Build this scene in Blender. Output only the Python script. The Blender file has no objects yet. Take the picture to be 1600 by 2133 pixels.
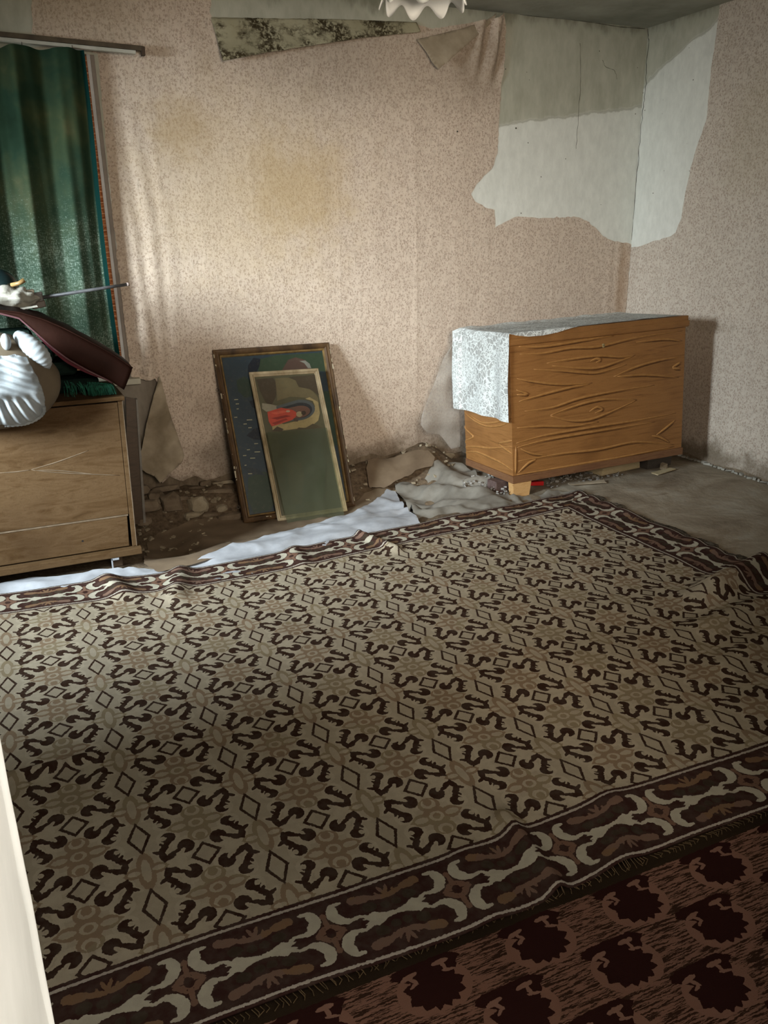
import bpy, bmesh, math, random
import numpy as np
from mathutils import Vector, Matrix, noise
from mathutils.geometry import delaunay_2d_cdt

random.seed(7)
SC = bpy.context.scene
COL = SC.collection

# ------------------------------------------------------------------ camera
FPX, PITCH, YAW, ROLL = 1711.0, 0.326651, 0.4205106, 0.0164259
IW, IH, CAMZ = 1600.0, 2133.0, 1.5
fw = np.array([math.sin(YAW)*math.cos(PITCH), math.cos(YAW)*math.cos(PITCH), -math.sin(PITCH)])
r0 = np.array([math.cos(YAW), -math.sin(YAW), 0.0]); d0 = np.cross(fw, r0)
cr, sr = math.cos(ROLL), math.sin(ROLL)
rt = cr*r0 + sr*d0; dn = -sr*r0 + cr*d0
cam = bpy.data.cameras.new('camera'); camo = bpy.data.objects.new('camera', cam); COL.objects.link(camo)
cam.sensor_fit = 'VERTICAL'; cam.sensor_height = 36.0; cam.sensor_width = 27.0
cam.lens = FPX/IH*36.0; cam.clip_start = 0.01
camo.matrix_world = Matrix(((rt[0], -dn[0], -fw[0], 0), (rt[1], -dn[1], -fw[1], 0), (rt[2], -dn[2], -fw[2], CAMZ), (0, 0, 0, 1)))
SC.camera = camo

# ------------------------------------------------------------------ world, lights, exposure
world = bpy.data.worlds.new('world'); SC.world = world; world.use_nodes = True
wb = world.node_tree.nodes['Background']; wb.inputs[0].default_value = (1.0, 0.94, 0.84, 1); wb.inputs[1].default_value = 0.95
SC.view_settings.view_transform = 'Standard'; SC.view_settings.look = 'None'
SC.view_settings.gamma = 1.0; SC.view_settings.use_curve_mapping = False
SC.view_settings.exposure = 0.05

def area(name, loc, target, sx, sy, power, color, spread=180):
    l = bpy.data.lights.new(name, 'AREA'); l.shape = 'RECTANGLE'; l.size = sx; l.size_y = sy
    l.energy = power; l.color = color; l.spread = math.radians(spread)
    o = bpy.data.objects.new(name, l); COL.objects.link(o); o.location = loc
    o.rotation_euler = (Vector(target)-Vector(loc)).to_track_quat('-Z', 'Y').to_euler()
    return o
# daylight through the window in the left wall; then two added fill lamps behind the camera
area('left_window_daylight', (-3.6, 1.75, 2.45), (2.2, 4.5, 0.75), 1.8, 1.8, 570, (0.86, 0.92, 1.0), 90)
area('added_jamb_light', (0.75, -0.35, 1.75), (-0.05, 0.25, 0.95), 0.5, 0.7, 3.2, (1.0, 0.95, 0.88), 80)  # added lamp, narrowed to brighten the door jamb and not the room
area('added_room_fill', (0.5, -0.5, 1.9), (3.3, 4.6, 1.6), 0.8, 0.9, 42, (1.0, 0.88, 0.72), 84)  # added warm fill, softens shadows at the far right, misses the near floor

# ------------------------------------------------------------------ geometry of the place
X0, Y0, HC = 4.16, 4.894, 2.762
CV = np.array([0.0, 0.0, CAMZ])
def ray(x, y):
    return rt*(x-IW/2)/FPX + dn*(y-IH/2)/FPX + fw
def on_z(x, y, z=0.0):
    d = ray(x, y); return CV + d*((z-CAMZ)/d[2])
def on_y(x, y, Y):
    d = ray(x, y); return CV + d*(Y/d[1])
def on_x(x, y, X):
    d = ray(x, y); return CV + d*(X/d[0])
def sm(t):
    t = np.clip(t, 0.0, 1.0); return t*t*(3-2*t)
def nz(x, y, z=0.0, s=1.0):
    return noise.noise(Vector((x*s, y*s, z*s)))
def floor_h(x, y):
    sag = -0.09*sm((y-3.80)/0.45)*sm((2.50-x)/0.35)*sm((x-0.42)/0.1)
    hole = -0.07*math.exp(-((x-0.62)/0.14)**2-((y-4.25)/0.24)**2)
    bank = 0.15*sm((y-4.50)/0.30)*sm((2.75-x)/0.3)
    n = 0.012*nz(x, y, 0, 9)*sm((y-3.8)/0.3) + 0.004*nz(x, y, 3, 4)
    return sag+hole+bank+n
def on_floor(x, y, off=0.0):
    z = 0.0
    for _ in range(12):
        p = on_z(x, y, z); z = 0.5*z+0.5*(floor_h(p[0], p[1])+off)
    return p

# ------------------------------------------------------------------ naming helpers
def tag(o, label=None, cat=None, group=None, kind=None):
    if label: o['label'] = label
    if cat: o['category'] = cat
    if group: o['group'] = group
    if kind: o['kind'] = kind
    return o
def thing(name, label, cat, loc=(0, 0, 0), rz=0.0, group=None):
    o = bpy.data.objects.new(name, None); COL.objects.link(o); o.empty_display_size = 0.1
    o.location = loc; o.rotation_euler = (0, 0, rz)
    return tag(o, label, cat, group)
def mesh(name, verts, faces, mat, parent=None, smooth=False, world_space=True):
    """world-space verts unless the parent has its own frame (then local)"""
    me = bpy.data.meshes.new(name); me.from_pydata([tuple(map(float, v)) for v in verts], [], [tuple(f) for f in faces]); me.update()
    o = bpy.data.objects.new(name, me); COL.objects.link(o)
    if mat: me.materials.append(mat)
    if smooth: me.shade_smooth()
    if parent is not None:
        o.parent = parent
        if world_space: o.matrix_parent_inverse = pmat(parent).inverted()
    return o
def pmat(o):
    m = Matrix.LocRotScale(o.location, o.rotation_euler, o.scale)
    if o.parent: m = pmat(o.parent) @ o.matrix_parent_inverse @ m
    return m
class MB:
    def __init__(s): s.v = []; s.f = []
    def quad_box(s, c, sz, rot=None, jit=0.0):
        b = len(s.v)
        for dx in (-.5, .5):
            for dy in (-.5, .5):
                for dz in (-.5, .5):
                    p = Vector((dx*sz[0], dy*sz[1], dz*sz[2]))
                    if jit: p += Vector((random.uniform(-jit, jit), random.uniform(-jit, jit), random.uniform(-jit, jit)))
                    if rot is not None: p = rot @ p
                    s.v.append(Vector(c)+p)
        for f in ((0, 1, 3, 2), (4, 6, 7, 5), (0, 4, 5, 1), (2, 3, 7, 6), (0, 2, 6, 4), (1, 5, 7, 3)):
            s.f.append([b+i for i in f])
        return s
    def box(s, x0, x1, y0, y1, z0, z1):
        return s.quad_box(((x0+x1)/2, (y0+y1)/2, (z0+z1)/2), (x1-x0, y1-y0, z1-z0))
    def tube(s, pts, rad, n=8, flat=1.0, cap=True):
        pts = [Vector(p) for p in pts]; m = len(pts)
        rad = rad if hasattr(rad, '__len__') else [rad]*m
        b = len(s.v); prev = None
        for i, p in enumerate(pts):
            t = (pts[min(i+1, m-1)]-pts[max(i-1, 0)]).normalized()
            if prev is None:
                a = t.cross(Vector((0, 0, 1)))
                if a.length < 1e-3: a = t.cross(Vector((0, 1, 0)))
                a.normalize()
            else:
                a = (prev-t*prev.dot(t)).normalized()
            prev = a; c = t.cross(a)
            for k in range(n):
                w = 2*math.pi*k/n
                s.v.append(p+a*math.cos(w)*rad[i]+c*math.sin(w)*rad[i]*flat)
        for i in range(m-1):
            for k in range(n):
                k2 = (k+1) % n
                s.f.append([b+i*n+k, b+i*n+k2, b+(i+1)*n+k2, b+(i+1)*n+k])
        if cap:
            s.f.append([b+k for k in range(n)][::-1]); s.f.append([b+(m-1)*n+k for k in range(n)])
        return s
    def lathe(s, prof, n=48, mod=None, c=(0, 0, 0)):
        b = len(s.v); c = Vector(c)
        for i, (r, z) in enumerate(prof):
            for k in range(n):
                a = 2*math.pi*k/n
                rr, zz = (r, z) if mod is None else mod(r, z, a, i)
                s.v.append(c+Vector((rr*math.cos(a), rr*math.sin(a), zz)))
        for i in range(len(prof)-1):
            for k in range(n):
                k2 = (k+1) % n
                s.f.append([b+i*n+k, b+i*n+k2, b+(i+1)*n+k2, b+(i+1)*n+k])
        return s
    def prism(s, front, back):
        b = len(s.v); n = len(front); s.v += [Vector(p) for p in front]+[Vector(p) for p in back]
        s.f.append(list(range(b, b+n))); s.f.append(list(range(b+n, b+2*n))[::-1])
        for k in range(n):
            k2 = (k+1) % n; s.f.append([b+k, b+n+k, b+n+k2, b+k2])
        return s
    def build(s, name, mat, parent=None, smooth=False, bevel=0.0, world_space=True, seg=2):
        o = mesh(name, s.v, s.f, mat, parent, smooth, world_space)
        bm = bmesh.new(); bm.from_mesh(o.data); bmesh.ops.recalc_face_normals(bm, faces=bm.faces)
        if bevel: bmesh.ops.bevel(bm, geom=list(bm.edges), offset=bevel, segments=seg, affect='EDGES', profile=0.6, clamp_overlap=True)
        bm.to_mesh(o.data); bm.free()
        if smooth: o.data.shade_smooth()
        return o
def pip(px, py, poly):
    c = False; j = len(poly)-1
    for i in range(len(poly)):
        xi, yi = poly[i]; xj, yj = poly[j]
        if (yi > py) != (yj > py) and px < (xj-xi)*(py-yi)/(yj-yi)+xi: c = not c
        j = i
    return c
def densify(poly, step, jag=0.0, seed=0):
    out = []; n = len(poly)
    for i in range(n):
        a = Vector(poly[i]); b = Vector(poly[(i+1) % n]); L = (b-a).length; k = max(1, int(L/step))
        for q in range(k):
            p = a.lerp(b, q/k)
            if jag and q:
                nn = Vector((-(b-a).y, (b-a).x))/max(L, 1e-6)
                p = p+nn*jag*(noise.noise(Vector((p.x*37, p.y*37, seed)))*1.2+noise.noise(Vector((p.x*110, p.y*110, seed)))*0.6)
            out.append((p.x, p.y))
    return out
def tri_poly(poly, step, lines=(), jag=0.0, seed=0):
    """triangulate the inside of a 2D outline with inner points; returns verts, tris"""
    ol = densify(poly, step, jag, seed)
    xs = [p[0] for p in ol]; ys = [p[1] for p in ol]
    pts = [Vector(p) for p in ol]; edges = [(i, (i+1) % len(ol)) for i in range(len(ol))]
    ny = int((max(ys)-min(ys))/(step*0.87))+1; nx = int((max(xs)-min(xs))/step)+2
    for j in range(ny):
        for i in range(nx):
            x = min(xs)+(i+(0.5 if j % 2 else 0))*step; y = min(ys)+j*step*0.87
            if pip(x, y, ol) and all(abs(x-l) > step*0.35 for l in lines): pts.append(Vector((x, y)))
    for l in lines:
        b = len(pts); m = int((max(ys)-min(ys))/step)
        for j in range(m+1):
            pts.append(Vector((l, min(ys)+(max(ys)-min(ys))*j/m)))
            if j: edges.append((b+j-1, b+j))
    v, e, f, _, _, _ = delaunay_2d_cdt(pts, edges, [], 0, 1e-6)
    tris = []
    for t in f:
        cx = sum(v[i].x for i in t)/3; cy = sum(v[i].y for i in t)/3
        if pip(cx, cy, ol): tris.append(list(t))
    return [(p.x, p.y) for p in v], tris
def sheet(name, v2, tris, fn, mat, parent=None, uv=True, thick=0.0, world_space=True):
    used = sorted({i for t in tris for i in t}); mp = {i: k for k, i in enumerate(used)}
    v = [fn(*v2[i]) for i in used]; t = [[mp[i] for i in f] for f in tris]
    o = mesh(name, v, t, mat, parent, True, world_space)
    if uv:
        l = o.data.uv_layers.new(name='UVMap')
        co = np.array([v2[i] for i in used])
        idx = np.zeros(len(o.data.loops), dtype=np.int32); o.data.loops.foreach_get('vertex_index', idx)
        l.data.foreach_set('uv', co[idx].astype(np.float32).ravel())
    if thick:
        m = o.modifiers.new('thickness', 'SOLIDIFY'); m.thickness = thick; m.offset = 0
    return o

# ------------------------------------------------------------------ node helpers
class NT:
    def __init__(s, name, rough=0.8, spec=0.3):
        s.m = bpy.data.materials.new(name); s.m.use_nodes = True; s.t = s.m.node_tree; s.n = s.t.nodes; s.l = s.t.links
        s.b = s.n['Principled BSDF']; s.b.inputs['Roughness'].default_value = rough
        s.b.inputs['Specular IOR Level'].default_value = spec
    def link(s, a, b): s.l.new(a, b)
    def put(s, sock, v):
        if hasattr(v, 'is_linked') or hasattr(v, 'links'): s.l.new(v, sock)
        elif v is not None:
            if isinstance(v, (tuple, list)) and len(v) == 3 and sock.type == 'RGBA': v = (*v, 1)
            sock.default_value = v
    def math(s, op, a, b=None, c=None, clamp=False):
        n = s.n.new('ShaderNodeMath'); n.operation = op; n.use_clamp = clamp
        s.put(n.inputs[0], a)
        if b is not None: s.put(n.inputs[1], b)
        if c is not None: s.put(n.inputs[2], c)
        return n.outputs[0]
    def add(s, a, b): return s.math('ADD', a, b)
    def sub(s, a, b): return s.math('SUBTRACT', a, b)
    def mul(s, a, b): return s.math('MULTIPLY', a, b)
    def mn(s, *a):
        r = a[0]
        for q in a[1:]: r = s.math('MINIMUM', r, q)
        return r
    def mx(s, *a):
        r = a[0]
        for q in a[1:]: r = s.math('MAXIMUM', r, q)
        return r
    def lt(s, a, b): return s.math('LESS_THAN', a, b)
    def gt(s, a, b): return s.math('GREATER_THAN', a, b)
    def inv(s, a): return s.math('SUBTRACT', 1.0, a)
    def step(s, v, lo, hi):
        n = s.n.new('ShaderNodeMapRange'); n.interpolation_type = 'SMOOTHSTEP'; s.put(n.inputs[0], v)
        n.inputs[1].default_value = lo; n.inputs[2].default_value = hi; n.inputs[3].default_value = 0; n.inputs[4].default_value = 1
        return n.outputs[0]
    def uv(s):
        n = s.n.new('ShaderNodeUVMap'); n.uv_map = 'UVMap'; return n.outputs[0]
    def obj(s): return s.n.new('ShaderNodeTexCoord').outputs['Object']
    def sep(s, v):
        n = s.n.new('ShaderNodeSeparateXYZ'); s.put(n.inputs[0], v); return n.outputs
    def comb(s, x, y, z=0.0):
        n = s.n.new('ShaderNodeCombineXYZ'); s.put(n.inputs[0], x); s.put(n.inputs[1], y); s.put(n.inputs[2], z); return n.outputs[0]
    def map(s, v, loc=(0, 0, 0), rot=(0, 0, 0), sc=(1, 1, 1), typ='POINT'):
        n = s.n.new('ShaderNodeMapping'); n.vector_type = typ; s.put(n.inputs[0], v)
        n.inputs[1].default_value = loc; n.inputs[2].default_value = rot; n.inputs[3].default_value = sc; return n.outputs[0]
    def noise(s, v, scale=5, detail=3, rough=0.5, dist=0.0, sc=None, col=False):
        if sc: v = s.map(v, sc=sc)
        n = s.n.new('ShaderNodeTexNoise'); s.put(n.inputs['Vector'], v); n.inputs['Scale'].default_value = scale
        n.inputs['Detail'].default_value = detail; n.inputs['Roughness'].default_value = rough; n.inputs['Distortion'].default_value = dist
        return n.outputs['Color'] if col else n.outputs['Fac']
    def voro(s, v, scale=5, feat='F1', out='Distance', rnd=1.0):
        n = s.n.new('ShaderNodeTexVoronoi'); n.feature = feat; s.put(n.inputs['Vector'], v); n.inputs['Scale'].default_value = scale
        n.inputs['Randomness'].default_value = rnd
        return n.outputs[out]
    def wave(s, v, scale, dist, ds=2, detail=2, direction='Y'):
        n = s.n.new('ShaderNodeTexWave'); n.bands_direction = direction; s.put(n.inputs[0], v); n.inputs['Scale'].default_value = scale
        n.inputs['Distortion'].default_value = dist; n.inputs['Detail'].default_value = detail; n.inputs['Detail Scale'].default_value = ds
        return n.outputs['Fac']
    def mix(s, f, a, b, mode='MIX'):
        n = s.n.new('ShaderNodeMix'); n.data_type = 'RGBA'; n.blend_type = mode
        s.put(n.inputs[0], f); s.put(n.inputs[6], a); s.put(n.inputs[7], b); return n.outputs[2]
    def ramp(s, f, stops):
        n = s.n.new('ShaderNodeValToRGB'); s.put(n.inputs[0], f); e = n.color_ramp.elements
        while len(e) < len(stops): e.new(0.5)
        for q, (p, c) in zip(e, stops): q.position = p; q.color = (*c, 1)
        return n.outputs[0]
    def ell(s, v, cx, cy, rx, ry, ang=0.0):
        m = s.map(v, loc=(cx, cy, 0), rot=(0, 0, math.radians(ang)), sc=(rx, ry, 1), typ='TEXTURE')
        n = s.n.new('ShaderNodeVectorMath'); n.operation = 'LENGTH'; s.l.new(m, n.inputs[0]); return n.outputs['Value']
    def seg(s, v, x1, y1, x2, y2, r):
        L = math.hypot(x2-x1, y2-y1)
        return s.ell(v, (x1+x2)/2, (y1+y2)/2, L/2+r*0.9, r*1.1, math.degrees(math.atan2(y2-y1, x2-x1)))
    def rhomb(s, v, cx, cy, rx, ry):
        m = s.map(v, loc=(cx, cy, 0), sc=(rx, ry, 1), typ='TEXTURE')
        n = s.n.new('ShaderNodeVectorMath'); n.operation = 'ABSOLUTE'; s.l.new(m, n.inputs[0])
        d = s.n.new('ShaderNodeVectorMath'); d.operation = 'DOT_PRODUCT'; s.l.new(n.outputs[0], d.inputs[0]); d.inputs[1].default_value = (1, 1, 0)
        return d.outputs['Value']
    def bump(s, h, strength=0.3, dist=0.01):
        n = s.n.new('ShaderNodeBump'); n.inputs['Strength'].default_value = strength; n.inputs['Distance'].default_value = dist
        s.put(n.inputs['Height'], h); s.l.new(n.outputs[0], s.b.inputs['Normal']); return s
    def color(s, c): s.put(s.b.inputs['Base Color'], c); return s

def simple(name, c1, c2, scale=6, rough=0.8, bump=0.2, sc=None, spec=0.3, detail=4, bd=0.005):
    t = NT(name, rough, spec); o = t.obj(); f = t.noise(o, scale, detail, 0.6, sc=sc)
    t.color(t.ramp(f, [(0.3, c1), (0.7, c2)])); t.bump(f, bump, bd); return t.m
def wood(name, c1, c2, c3, sc=(1.2, 1.2, 16), scale=4, rough=0.45, bump=0.15, spec=0.4):
    t = NT(name, rough, spec); o = t.obj()
    f = t.noise(o, scale, 6, 0.62, 1.2, sc=sc); g = t.noise(o, scale*6, 3, 0.6, sc=sc); h = t.noise(o, 3, 3)
    c = t.ramp(f, [(0.30, c1), (0.48, c2), (0.62, c1), (0.72, c3)])
    c = t.mix(t.mul(g, 0.5), c, c1); c = t.mix(t.step(h, 0.5, 0.8), c, t.mix(0.5, c, c3))
    sp = t.noise(o, 140, 3, .75); c = t.mix(t.mul(t.step(sp, .52, .72), .38), c, c3)
    t.color(c); t.bump(t.add(f, t.mul(sp, .4)), bump, 0.004); return t.m

# ------------------------------------------------------------------ materials
def m_plaster(name, right=False):
    t = NT(name, 0.9, 0.2); o = t.obj(); x, y, z = t.sep(o)
    n = t.noise(o, 2.2, 5, 0.6); f = t.noise(o, 22, 5, 0.65, sc=(1, 1, 0.5)); n2 = t.noise(o, 9, 4, 0.65, sc=(1, 1, .4))
    low = t.ramp(f, [(0.25, (0.62, 0.62, 0.565)), (0.65, (0.74, 0.74, 0.68))])
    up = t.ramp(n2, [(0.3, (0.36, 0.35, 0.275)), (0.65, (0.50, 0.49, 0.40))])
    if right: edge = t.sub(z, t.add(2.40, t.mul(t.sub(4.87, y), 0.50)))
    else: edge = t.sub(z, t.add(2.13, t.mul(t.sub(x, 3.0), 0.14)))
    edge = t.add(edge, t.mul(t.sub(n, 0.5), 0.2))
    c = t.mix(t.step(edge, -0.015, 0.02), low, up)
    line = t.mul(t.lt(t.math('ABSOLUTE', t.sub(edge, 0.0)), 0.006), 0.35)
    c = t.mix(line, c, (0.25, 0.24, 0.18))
    sp = t.mul(t.lt(t.voro(o, 14), 0.055), t.gt(n2, 0.5)); c = t.mix(sp, c, (0.12, 0.11, 0.08))
    # damp mould along the ceiling
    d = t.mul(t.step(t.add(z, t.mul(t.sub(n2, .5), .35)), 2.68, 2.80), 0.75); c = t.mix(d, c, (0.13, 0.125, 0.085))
    # bare earth render low down
    e = t.inv(t.step(t.add(z, t.mul(t.sub(n2, 0.5), 0.25)), 0.35, 0.45))
    if not right: c = t.mix(t.mul(t.lt(x, .95), t.lt(z, .74)), c, t.ramp(n2, [(0.3, (0.16, 0.13, 0.10)), (0.7, (0.30, 0.26, 0.21))]))
    c = t.mix(e, c, t.ramp(f, [(0.3, (0.10, 0.072, 0.047)), (0.7, (0.23, 0.175, 0.12))]))
    t.color(c); t.bump(t.add(f, t.mul(n2, 1.5)), 0.22, 0.005); return t.m
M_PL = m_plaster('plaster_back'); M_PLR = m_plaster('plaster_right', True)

def m_wallpaper(name, stains, tint, top_dark=0.5):
    t = NT(name, 0.75, 0.25); uv = t.uv(); u, v, _ = t.sep(uv)
    w = t.map(uv, sc=(1, 0.85, 1))
    cn = t.noise(w, 80, 2, 0.5, col=True)
    wv = t.n.new('ShaderNodeVectorMath'); wv.operation = 'MULTIPLY_ADD'; t.l.new(cn, wv.inputs[0]); wv.inputs[1].default_value = (.012, .012, 0); t.l.new(w, wv.inputs[2]); w2 = wv.outputs[0]
    a = t.noise(w2, 125, 1.5, 0.5); b = t.voro(w2, 72); e = t.voro(w2, 110, 'DISTANCE_TO_EDGE')
    leaf = t.mul(t.step(a, 0.47, 0.53), t.step(b, 0.70, 0.40))
    dots = t.step(b, 0.26, 0.18)
    pat = t.mx(t.mul(leaf, .75), dots)
    vein = t.mul(t.step(e, 0.06, 0.02), t.step(t.noise(w, 18, 2), 0.45, 0.55))
    pat = t.mx(pat, t.mul(vein, 0.6))
    big = t.noise(uv, 1.6, 4, 0.6)
    base = t.mix(big, tint, tuple(q*0.84 for q in tint))
    c = t.mix(t.mul(pat, 0.72), base, (0.28, 0.19, 0.14))
    fib = t.noise(uv, 30, 4, 0.65, sc=(2.2, 0.5, 1))
    c = t.mix(t.mul(t.step(fib, 0.5, 0.75), 0.35), c, (0.20, 0.16, 0.12))
    for (sx, sy, rx, ry, amt, colr) in stains:
        d = t.ell(uv, sx, sy, rx, ry); d = t.add(d, t.mul(t.sub(t.noise(uv, 7, 5, 0.65), 0.5), 1.1))
        c = t.mix(t.mul(t.step(d, 1.1, 0.2), amt), c, t.mix(0.55, c, colr))
    # rising damp along the foot of the wall
    dd = t.add(v, t.mul(t.sub(t.noise(uv, 5, 5, 0.7), 0.5), 0.55))
    c = t.mix(t.mul(t.step(dd, 0.22, 0.02), 0.8), c, (0.13, 0.095, 0.06))
    t.color(c); t.bump(t.add(t.mul(pat, 0.35), t.mul(fib, 1.3)), 0.45, 0.003)
    return t.m
M_WB = m_wallpaper('wallpaper_back', [(4.09, 1.1, .07, .5, .8, (.36, .22, .12)), (1.35, 1.75, .95, .75, .55, (.50, .37, .19)), (1.016, 2.05, .22, .20, .75, (.36, .24, .10)), (1.66, 1.74, .42, .36, .8, (.40, .27, .11)), (1.15, .22, .28, .22, 1.0, (.07, .05, .03)),
    (1.05, .52, .14, .12, .5, (.16, .11, .07)), (2.56, .20, .34, .20, 1.0, (.10, .07, .045)), (2.1, .10, .5, .12, .9, (.12, .085, .055)), (2.88, 2.5, .25, .30, .7, (.24, .17, .11)), (2.3, 2.45, 1.3, .35, .55, (.22, .17, .12)), (.55, 2.6, .5, .25, .6, (.30, .23, .13))], (0.66, 0.54, 0.435))
M_WR = m_wallpaper('wallpaper_right', [(3.9, 2.0, .3, .5, .4, (.36, .30, .17)), (4.1, .9, .25, .06, .5, (.25, .2, .14)), (4.0, .08, .8, .05, .6, (.2, .17, .12))], (0.64, 0.56, 0.47))
M_BACKPAPER = simple('paper_underside', (0.22, 0.17, 0.11), (0.46, 0.38, 0.28), 5, 0.85, 0.3)
def m_mould():
    t = NT('mouldy_paper', 0.9, 0.15); o = t.obj(); a = t.noise(o, 3.5, 5, 0.7, sc=(1, 1, 1.6)); b = t.noise(o, 45, 4, 0.7)
    c = t.ramp(t.noise(o, 3, 3), [(0.3, (0.30, 0.27, 0.175)), (0.7, (0.46, 0.42, 0.29))])
    c = t.mix(t.mul(t.step(a, .42, .58), t.step(b, .38, .52)), c, (0.05, 0.037, 0.018)); t.color(c); t.bump(b, .3, .004); return t.m
M_MOULD = m_mould()
def m_ceiling():
    t = NT('ceiling_whitewash', 0.95, 0.1); o = t.obj(); a = t.noise(o, 2.5, 5, .6)
    t.color(t.ramp(a, [(0.3, (0.20, 0.20, 0.165)), (0.7, (0.36, 0.36, 0.31))])); t.bump(t.noise(o, 30, 4), .3, .005); return t.m
M_CEIL = m_ceiling()
def m_floor():
    t = NT('dusty_floor', 0.85, 0.25); o = t.obj(); x, y, z = t.sep(o)
    a = t.noise(o, 3.2, 6, .65, .4); b = t.noise(o, 40, 4, .7); c1 = t.noise(o, 2, 4, .6, 1.0, sc=(1, 2.2, 1))
    dust = t.ramp(a, [(0.3, (0.17, 0.13, 0.09)), (0.5, (0.29, 0.24, 0.175)), (0.75, (0.40, 0.36, 0.29))])
    earth_shade = t.ramp(b, [(0.3, (0.055, 0.036, 0.022)), (0.7, (0.19, 0.135, 0.085))])
    c = t.mix(t.mul(t.step(y, 3.74, 3.84), t.step(x, 2.9, 2.5)), dust, earth_shade)  # bare earth at the back, brought forward as painted shade under the cabinet
    c = t.mix(t.mul(t.step(c1, .58, .7), .5), c, (0.15, 0.10, 0.055))
    t.color(c); t.bump(t.add(t.mul(a, 2), t.add(t.mul(b, .35), c1)), .6, .012); return t.m
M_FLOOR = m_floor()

def m_rug():
    t = NT('patterned_rug_pile', 1.0, 0.0); uv = t.uv()
    # woven irregular outlines
    cn = t.noise(uv, 150, 2, 0.6, col=True)
    w = t.n.new('ShaderNodeVectorMath'); w.operation = 'MULTIPLY_ADD'; t.l.new(cn, w.inputs[0]); w.inputs[1].default_value = (.0070, .0085, 0); t.l.new(uv, w.inputs[2])
    u, v, _ = t.sep(w.outputs[0]); u = t.sub(u, .0035); v = t.sub(v, .0042)
    PU, PV = 0.149, 0.1245
    a = t.math('PINGPONG', t.add(u, 0.028+PU*20), PU); b = t.math('PINGPONG', t.sub(v, 1.872-PV*20), PV)
    q = t.comb(a, b)
    K = 0.92
    E_, S_ = (lambda *z: t.ell(q, *z)), (lambda *z: t.seg(q, *z))
    # dark scrolls
    big = t.mx(E_(.045, .079, .0215, .0225), t.inv(t.sub(t.mul(E_(.060, .093, .009, .013, 40), 1.0), 0.0)))
    big = t.mx(E_(.042, .078, .0220, .0245), t.sub(2.0, E_(.055, .094, .0060, .014, -38)))
    small = t.mx(E_(.079, .030, .0195, .0195), t.sub(2.0, E_(.091, .029, .0080, .0085, 20)))
    dark = t.mn(big, small, S_(.060, .084, .082, .094, .0060), S_(.078, .094, .092, .106, .0088), S_(.094, .104, .102, .112, .0045), S_(.098, .106, .104, .084, .0088), S_(.103, .082, .121, .070, .0055),
                S_(.104, .078, .092, .060, .0085), S_(.090, .058, .079, .042, .0075), E_(.092, .066, .010, .006, 30), E_(.098, .052, .0045, .010, 30))
    dark = t.mx(dark, t.sub(2.0, E_(.083, PV, .024, .0145)), t.sub(2.0, E_(.130, PV, .030, .0215)))
    dk = t.lt(dark, 1.0)
    sq = t.rhomb(q, 0, PV, .040, .044); sqi = t.rhomb(q, 0, PV, .028, .031)
    dm = t.rhomb(q, PU, 0, .031, .066); dmi = t.rhomb(q, PU, 0, .0215, .049)
    dk = t.mx(dk, t.mul(t.lt(sq, 1), t.gt(sqi, 1)), t.mul(t.lt(dm, 1), t.gt(dmi, 1)))
    # tan flower with four petals
    tan = t.mn(E_(.043, 0, .027, .0225), t.rhomb(q, .058, 0, .022, .016), E_(0, .046, .031, .027), E_(0, 0, .027, .025), E_(.016, .018, .014, .012))
    hole = t.mn(E_(.046, 0, .0195, .0105), E_(0, .050, .0205, .0185), t.mx(E_(0, 0, .0205, .018), t.sub(2.0, E_(0, 0, .011, .011))))
    core = t.mn(E_(0, .056, .0125, .014), E_(0, 0, .010, .010))
    fl = t.mul(t.lt(tan, 1), t.gt(hole, 1)); fl = t.mx(fl, t.lt(core, 1))
    # leaf star between the large diamonds
    t2 = t.mn(E_(.122, .1245, .026, .0185), t.rhomb(q, .112, PV, .022, .012), S_(.147, .066, .134, .104, .0085), E_(.142, .104, .013, .024))
    h2 = t.mn(E_(PU, PV, .0115, .040), E_(.119, PV, .0160, .0085))
    fl = t.mx(fl, t.mul(t.lt(t2, 1), t.gt(h2, 1)))
    big_n = t.noise(uv, 1.3, 4, .6); fine = t.noise(uv, 400, 2, .7); mid = t.noise(uv, 30, 3, .6)
    bg = t.mix(big_n, (0.335, 0.275, 0.19), (0.42, 0.365, 0.28))
    halo = t.lt(t.mn(dark, E_(.085, PV, .024, .016)), 1.55)
    bg = t.mix(t.mul(halo, .35), bg, (0.50, 0.43, 0.32))
    tanc = t.mix(t.gt(t.noise(uv, 3.1, 2), .52), (0.225, 0.150, 0.092), (0.235, 0.180, 0.108))
    field = t.mix(t.mul(fl, .9), bg, tanc); field = t.mix(dk, field, (0.036, 0.017, 0.011))
    # ---- border
    U0, U1, V0, V1 = -0.5, 3.0, 1.256, 3.722
    d1 = t.sub(v, V0); d2 = t.mul(t.sub(V1, v), 227/225.); d3 = t.mul(t.sub(U1, u), .227/.262); d4 = t.mul(t.sub(u, U0), .227/.262)
    dV = t.mn(d1, d2); dU = t.mn(d3, d4); dist = t.mn(dV, dU); side = t.lt(dU, dV)
    al = t.add(t.mul(t.sub(u, .308), t.inv(side)), t.mul(t.mul(t.sub(v, 3.20), .316/.281), side))
    A = t.math('PINGPONG', t.add(al, .158*40), .158); B = t.math('ABSOLUTE', t.sub(dist, .1135))
    g = t.comb(A, B); G, H = (lambda *z: t.ell(g, *z)), (lambda *z: t.seg(g, *z))
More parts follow.
